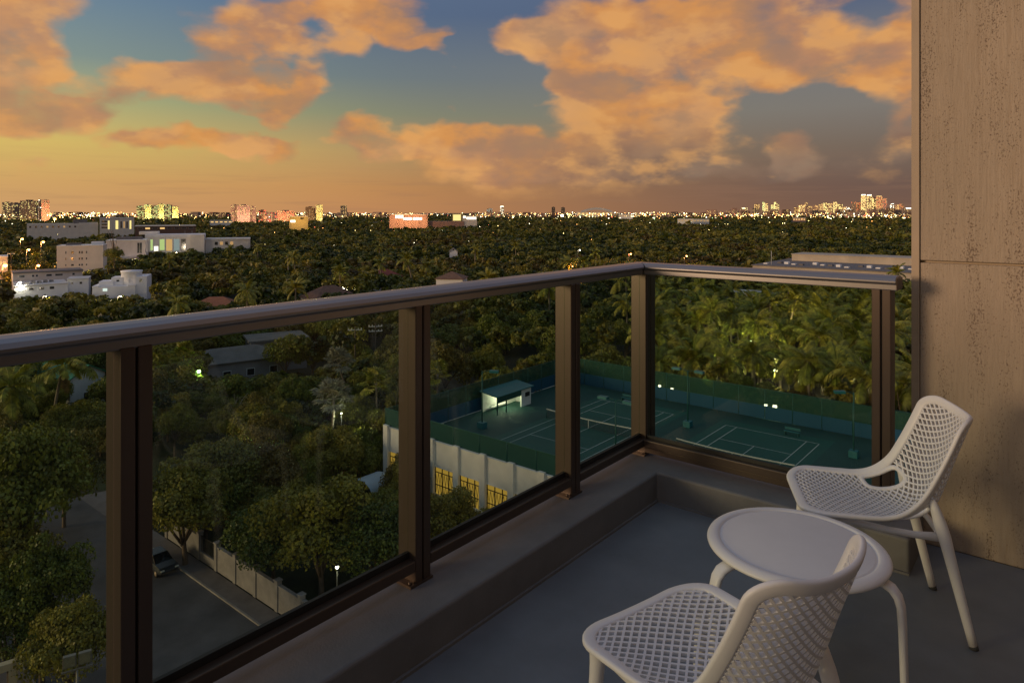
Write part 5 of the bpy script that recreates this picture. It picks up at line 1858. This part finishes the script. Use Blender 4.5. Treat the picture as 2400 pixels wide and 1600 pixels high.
def plant_woods():
    rng = random.Random(8); cand = []
    # hedge behind the far fence
    for i in range(26):
        x = -66 + i * 2.5 + rng.uniform(-.5, .5); y = 91.5 + rng.uniform(0, 4.5)
        cand.append((x, y, rng.uniform(8.2, 11.2), rng.uniform(1.9, 2.8)))
    for i in range(20):
        y = 54 + i * 2.0; x = -65 - rng.uniform(0, 4)
        cand.append((x, y, rng.uniform(7.0, 9.5), rng.uniform(2.2, 3.2)))
    step = 6.6
    gx = np.arange(-520, 80, step); gy = np.arange(-40, 520, step)
    for x0 in gx:
        for y0 in gy:
            x = x0 + rng.uniform(-.48, .48) * step; y = y0 + rng.uniform(-.48, .48) * step
            px, _, D = w2p(x, y, 0)
            if D < 58 or D > 470 or px < -90 or px > 2230: continue
            if D < 66 and y < 31.5: continue
            dense = 1.0 if D < 190 else .80
            if rng.random() > dense: continue
            r = rng.uniform(2.6, 4.6) * (1.0 if D < 140 else 1.18); h = rng.uniform(7.0, 12.0) if D > 110 else rng.uniform(6.2, 9.6)
            if 88 < y < 205 and px > 1490: h = min(h, rng.uniform(3.5, 6.5)); r *= .8
            cand.append((x, y, h, r))
    # thick gardens between the street, the podium and the grey house
    for x0 in np.arange(-150, -58, 4.4):
        for y0 in np.arange(32.5, 92, 4.4):
            x = x0 + rng.uniform(-2, 2); y = y0 + rng.uniform(-2, 2)
            px, _, D = w2p(x, y, 0)
            if D < 57 or D > 125 or px < -60 or px > 935: continue
            cand.append((x, y, rng.uniform(4.5, 9.0), rng.uniform(1.9, 3.6)))
    rng2 = random.Random(3)
    ok = []
    for (x, y, h, r) in cand:
        if blocked(x, y, r): continue
        px, pt, D = w2p(x, y, h)
        if D < 20 or pt > visible_floor(px): continue
        fits = False
        for k in (1, .8, .62, .45):
            if not hides(x, y, h * k, r * (.5 + .5 * k)): fits = True; break
        if not fits or h * k < 2.6: continue
        ok.append((r * F_ / D, x, y, h * k, r * (.5 + .5 * k), px, D))
    ok.sort(reverse=True)
    nind = 330 - N_TREES[0]
    for i, (s, x, y, h, r, px, D) in enumerate(ok[:nind]):
        lab, grp = wood_zone(px, w2p(x, y, h)[1], D)
        tm = T_NEAR[rng2.randrange(6)] if D < 100 else (T_MID[rng2.randrange(10)])
        tree(x, y, h, r, tm, lab, grp)
    return ok[nind:]


def far_woods(rest):
    """every tree too small to be told apart, joined into one canopy of leaf clumps"""
    rng = np.random.default_rng(77); pr = random.Random(9)
    vs, tints = [], []
    banks = {}
    for key, (n, leaf, lobes) in {'a': (300, .26, 14), 'b': (120, .36, 10), 'c': (44, .55, 8), 'd': (16, .95, 6)}.items():
        bl = []
        for i in range(10):
            p, nn, sz, _ = crown_arrays(rng, n, leaf, lobes, .72, .7)
            bl.append(leaf_faces(p, nn, sz, rng, .75).reshape(-1, 4, 3))
        banks[key] = bl

    def add(x, y, h, r, key):
        q = banks[key][pr.randrange(10)]; a = pr.uniform(0, 6.28); c, s = math.cos(a), math.sin(a)
        ch = min(h * .9, r * 1.6)
        w = np.empty_like(q)
        w[..., 0] = (q[..., 0] * c - q[..., 1] * s) * r + x; w[..., 1] = (q[..., 0] * s + q[..., 1] * c) * r + y
        w[..., 2] = q[..., 2] * (ch / 1.62) + (h - ch)
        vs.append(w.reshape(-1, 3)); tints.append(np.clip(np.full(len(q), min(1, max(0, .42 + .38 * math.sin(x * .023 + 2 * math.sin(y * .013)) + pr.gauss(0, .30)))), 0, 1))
    for (s, x, y, h, r, px, D) in rest: add(x, y, h, r, 'a' if D < 300 else 'b')
    D = 440.0
    while D < 6500:
        st = 8.0 + (D - 440) * .010
        wl, wr = -1300 * D / F_, 1010 * D / F_
        X = wl
        while X < wr:
            dd = D + pr.uniform(-.5, .5) * st; xx = X + pr.uniform(-.5, .5) * st
            x, y = cam2w(xx, dd)
            g = .5 + .25 * math.sin(x * .021 + 1.3 * math.sin(y * .013)) + .25 * math.sin(y * .027 + x * .008)
            r = (2.6 + 5.4 * pr.random() ** 1.7) * (1 + (D - 440) * .00022); h = 5.5 + 6.0 * g * pr.uniform(.7, 1.3) + pr.uniform(0, 2)
            if pr.random() < .05: h += pr.uniform(2, 5); r *= 1.35
            X += st * (1.0 if D < 1500 else 1.25)
            if blocked(x, y, 2): continue
            if hides(x, y, h, r):
                h *= .6; r *= .8
                if hides(x, y, h, r): continue
            add(x, y, h, r, 'b' if D < 560 else ('c' if D < 1400 else 'd'))
        D += st * (1.0 if D < 1500 else 1.6)
    v = np.concatenate(vs); t = np.concatenate(tints)
    o = put('distant_woods', quads_mesh('distant_woods', v, M_leaf_far_shaded, t))
    stuff(o, 'dark green woods stretching to the horizon', 'woods')


def bare_tree():
    x, y, _ = atz(556, 985, 3.0)
    t = thing('bare_tree', 'bare pale branched tree among the dark gardens', 'tree', (x, y, 0))
    m_ = mat('pale_bark', (.42, .36, .29), .9, noise=(4, .2))
    MB().tube([(0, 0, 0), (.1, 0, 2.6), (0, .1, 4.4)], [.16, .12, .09], 7).build('trunk', m_, t)
    rng = random.Random(4)
    for k in range(9):
        a = k * 2.4; e = rng.uniform(.7, 1.3); z0 = 3.4 + k * .12
        p = [Vector((.02, .05, z0))]
        for j in range(4):
            p.append(p[-1] + Vector((math.cos(a) * math.cos(e), math.sin(a) * math.cos(e), math.sin(e))) * rng.uniform(.45, .8)); a += rng.uniform(-.5, .5); e += rng.uniform(-.3, .25)
        b = MB().tube(p, [.065, .05, .036, .024, .012], 5)
        for q in p[2:4]:
            d = Vector((rng.uniform(-1, 1), rng.uniform(-1, 1), rng.uniform(.2, 1))).normalized() * .7
            b.tube([q, q + d * .5, q + d], [.024, .016, .008], 4)
        b.build('branch', m_, t)


def utility_pole(label, px, py, D, arms=1):
    z = zat(py, D); x, y, _ = atd(px, D)
    t = thing('utility_pole', label, 'pole', (x, y, 0), PSI + R(15), 'utility poles behind the gardens')
    MB().tube([(0, 0, 0), (0, 0, z + .6)], [.16, .11], 8).build('pole', M_bark, t)
    mw = mat('insulator', (.7, .7, .68), .4)
    for k in range(arms):
        b = MB().box(-1.3, -.06, z - k * .9 - .07, 1.3, .06, z - k * .9 + .07).build('crossarm', mw, t)
        for u in (-1.2, -.6, .6, 1.2):
            put('insulator', MB().lathe([(0, 0), (.07, 0), (.09, .1), (.05, .16), (.08, .24), (0, .28)], 8, (u, 0, z - k * .9 + .07)).mesh('insulator', mw), b)


plant_near()
plant_palms()
rest_ = plant_woods()
far_woods(rest_)
bare_tree()
utility_pole('utility pole with white crossarm left of the railing post', 832, 773, 128, 1)
utility_pole('utility pole with two white crossarms next to the railing post', 880, 765, 132, 2)
utility_pole('utility pole with crossarm by the orange street lamps', 26, 595, 262, 1)


# ================================================================== LIGHTS OF THE TOWN
def street_lamp(label, px, py, D, m_=None, energy=0, col=(1, .42, .10), r=.3, group='lit street lamps'):
    z = zat(py, D); x, y, _ = atd(px, D)
    t = thing('street_lamp', label, 'street lamp', (x, y, 0), PSI, group)
    MB().tube([(0, 0, 0), (0, 0, z - .4), (.3, 0, z + .1), (1.0, 0, z + .15)], [.12, .09, .06, .05], 6).build('pole', M_roofgrey, t)
    MB().lathe([(0, -r), (r * .8, -r * .6), (r, 0), (r * .8, r * .5), (0, r * .6)], 10, (1.0, 0, z)).build('lamp_head', m_ or E_orange, t)
    if energy:
        l = bpy.data.lights.new('lamp_light', 'POINT'); l.energy = energy; l.color = col; l.shadow_soft_size = .4
        o = bpy.data.objects.new('lamp_light', l); COL.objects.link(o); o.location = (x + CS, y + SN, z - r * 2)


street_lamp('tall orange street lamp left of the cream block', 96, 567, 310, None, 5000, r=.55)
street_lamp('orange street lamp near the foot of the cream block', 84, 622, 262, None, 2500, r=.5)
street_lamp('orange street lamp at the left frame edge', 6, 622, 255, None, 5000, r=.7)
street_lamp('orange street lamp behind the utility pole', 62, 585, 300, None, 6000, r=.5)
street_lamp('far orange street lamp above the pink shop row', 48, 560, 380, None, 9000, r=.6)
street_lamp('white lamp at the left end of the long white house', 40, 662, 226, E_bright, 1500, (1, .93, .7), r=.4)
street_lamp('very bright lamp on the horizon right of the dark slab pair', 1317, 505, 2200, emis('floodlamp', (1, .72, .32), 40), 0, r=4.5)
street_lamp('bright greenish lamp over the right hand woods', 1683, 525, 1400, E_bright, 0, r=1.4)
street_lamp('orange lamp below the tallest downtown tower', 2043, 519, 1900, E_orange, 60000, r=1.8)
street_lamp('orange lamp in the woods left of downtown', 1907, 517, 2000, E_orange, 0, r=1.8)
street_lamp('orange lamp shining on red flowers above the rail corner', 1473, 595, 300, None, 2500, (1, .3, .12), r=.35)
street_lamp('orange lamp in the woods right of the rail corner', 1604, 600, 300, None, 2500, (1, .5, .15), r=.35)
street_lamp('white lamp in the woods left of the rail corner', 1354, 586, 330, E_bright, 900, (1, .8, .5), r=.3)
street_lamp('orange lamp in the trees close above the long rail', 1335, 624, 240, None, 1500, (1, .35, .1), r=.2)
street_lamp('orange lamp in front of the left horizon cluster', 127, 513, 1000, emis('sodium_far', (1, .42, .08), 22), 40000, r=1.6)

for (px, py, D, e, lab) in ((188, 638, 272, 2600, 'added fill lamp hidden in the trees in front of the cream block'), (305, 612, 352, 4500, 'added fill lamp hidden in the trees in front of the pink hall'),
                            (410, 592, 390, 6000, 'added fill lamp hidden in the trees in front of the glazed building'), (100, 694, 212, 1500, 'added fill lamp hidden in the trees in front of the long white house'),
                            (275, 694, 208, 1500, 'added fill lamp hidden in the trees in front of the stepped villa')):
    street_lamp(lab, px, py, D, E_bright, e, (1, .82, .58), r=.16)  # added lamps tucked into the trees to brighten the buildings behind

garden_lamp('green glowing garden lamp in the bushes before the grey house', 466, 870, 7.0, r=.30, m_=E_green, energy=300, col=(.55, 1, .3))
garden_lamp('green glowing garden lamp low in the dark gardens', 611, 1047, 2.6, r=.22, m_=E_green, energy=160, col=(.5, 1, .35))
garden_lamp('white garden lamp lighting the silver fan palm', 800, 968, 7.2, r=.10, m_=E_bright, energy=300, col=(1, .95, .7))
garden_lamp('small white lamp in the broad tree by the garden wall', 790, 1328, 6.5, r=.13, m_=E_bright, energy=60)
garden_lamp('small white lamp under the shrubs of the podium', 1049, 1198, 3.0, r=.16, m_=E_bright, energy=90)
garden_lamp('small lamp glinting behind the far fence, left one of the left pair', 1546, 904, 7.6, r=.22, m_=E_bright)
garden_lamp('small lamp glinting behind the far fence, right one of the left pair', 1575, 911, 7.6, r=.22, m_=E_bright)
garden_lamp('bright lamp behind the far fence, left one of the middle pair', 1795, 949, 7.6, r=.22, m_=E_bright)
garden_lamp('brightest lamp behind the far fence, right one of the middle pair', 1816, 952, 7.6, r=.30, m_=E_bright, energy=120)
garden_lamp('red and white lit lamp under the palms', 1818, 868, 6.0, r=.30, m_=E_bright, energy=1300, col=(1, .75, .4))
garden_lamp('white lamp lighting the left palms of the grove', 1665, 846, 8.0, r=.16, m_=E_bright, energy=3200, col=(1, .88, .45))
garden_lamp('white lamp lighting the palms near the end post', 1968, 858, 7.0, r=.16, m_=E_bright, energy=3200, col=(1, .85, .45))
garden_lamp('warm lamp at the back of the palm grove', 1880, 760, 9.0, r=.2, m_=E_bright, energy=4000, col=(1, .75, .4))
garden_lamp('white lamp lighting the middle of the palm grove', 1760, 800, 9.5, r=.16, m_=E_bright, energy=3800, col=(1, .88, .5))
garden_lamp('white path lamp in the trees left of the brown roof', 655, 672, 6.5, r=.28, m_=E_bright, energy=400)
garden_lamp('white path lamp right of the brown roof above the rail', 805, 677, 6.5, r=.26, m_=E_bright, energy=300)


def city_lights():
    """the carpet of far lamps along the horizon"""
    pr = random.Random(31)
    mats = [E_warm, emis('far_white', (1, .88, .58), 9), emis('far_orange', (1, .46, .12), 9), emis('far_yellow', (1, .78, .28), 9), emis('far_green', (.6, 1, .5), 3), emis('far_red', (1, .2, .1), 4)]
    wts = [2, 5, 6, 5, .7, 1]
    bins = [MB() for _ in mats]
    dens = [(0, 120, 110), (110, 330, 320), (400, 560, 90), (590, 720, 130), (700, 860, 90), (850, 1150, 110), (1100, 1340, 200), (1330, 1560, 240), (1540, 1780, 230), (1760, 1860, 100), (1850, 2140, 330)]
    for (a, b, n) in dens:
        for _ in range(n):
            px = pr.uniform(a, b); D = pr.uniform(1700, 6000); py = YH + (CAMH - pr.uniform(13, 26)) * F_ / D + pr.gauss(0, 1.0)
            z = max(12.5, zat(py, D)); x, y, _ = atd(px, D)
            r = D / F_ * pr.choice([.4, .5, .6, .8, 1.2])
            k = pr.choices(range(len(mats)), wts)[0]
            bins[k].add([(x - r, y, z), (x + r, y, z), (x, y - r, z), (x, y + r, z), (x, y, z - r), (x, y, z + r)],
                        [(0, 2, 5), (2, 1, 5), (1, 3, 5), (3, 0, 5), (2, 0, 4), (1, 2, 4), (3, 1, 4), (0, 3, 4)])
    # lamps scattered through the woods nearer by
    for _ in range(85):
        px = pr.uniform(0, 2130); D = pr.uniform(420, 1700); z = pr.uniform(9, 13.5); x, y, _ = atd(px, D)
        if blocked(x, y, 1): continue
        r = D / F_ * pr.choice([.4, .5, .7, .9])
        k = pr.choices(range(len(mats)), wts)[0]
        bins[k].add([(x - r, y, z), (x + r, y, z), (x, y - r, z), (x, y + r, z), (x, y, z - r), (x, y, z + r)],
                    [(0, 2, 5), (2, 1, 5), (1, 3, 5), (3, 0, 5), (2, 0, 4), (1, 2, 4), (3, 1, 4), (0, 3, 4)])
    root = stuff(put('city_lights', None), 'carpet of tiny town lights along the horizon', 'lights')
    for b, m_ in zip(bins, mats):
        o = b.build('light_points', m_, root); o['kind'] = 'stuff'
    # low town blocks that fill the horizon band
    q = [MB(), MB(), MB()]; qw = [MB(), MB()]
    for (a, b, n) in [(0, 330, 30), (400, 900, 50), (1100, 1560, 60), (1540, 1860, 60), (1840, 2130, 70)]:
        for _ in range(n):
            px = pr.uniform(a, b); D = pr.uniform(3200, 5000); w = pr.uniform(18, 55); dpt = pr.uniform(15, 30); h = pr.uniform(14, 34) + (22 if px > 1640 and pr.random() < .35 else 0)
            x, y, _ = atd(px, D); an = PSI + pr.uniform(-.4, .4); c, s = math.cos(an), math.sin(an)

            def rb(mb, x0, y0, z0, x1, y1, z1):
                t = MB().box(x0, y0, z0, x1, y1, z1); mb.add([(x + u * c - v * s, y + u * s + v * c, zz) for u, v, zz in t.v], t.f)
            rb(q[pr.randrange(3)], -w / 2, 0, 0, w / 2, dpt, h)
            for j in range(int(h / 5)):
                for i in range(int(w / 5)):
                    if pr.random() < .28: rb(qw[pr.randrange(2)], -w / 2 + i * 5 + .6, -.4, j * 5 + 1.2, -w / 2 + i * 5 + 4.2, -.1, j * 5 + 4)
    root = stuff(put('distant_town', None), 'low town blocks with lit windows far on the horizon', 'town')
    for b, m_ in zip(q, (M_conc, M_towerbrown, M_towerpink)):
        o = b.build('town_walls', m_, root); o['kind'] = 'stuff'
    for b, m_ in zip(qw, (E_warm, E_dim)):
        o = b.build('town_windows', m_, root); o['kind'] = 'stuff'


city_lights()
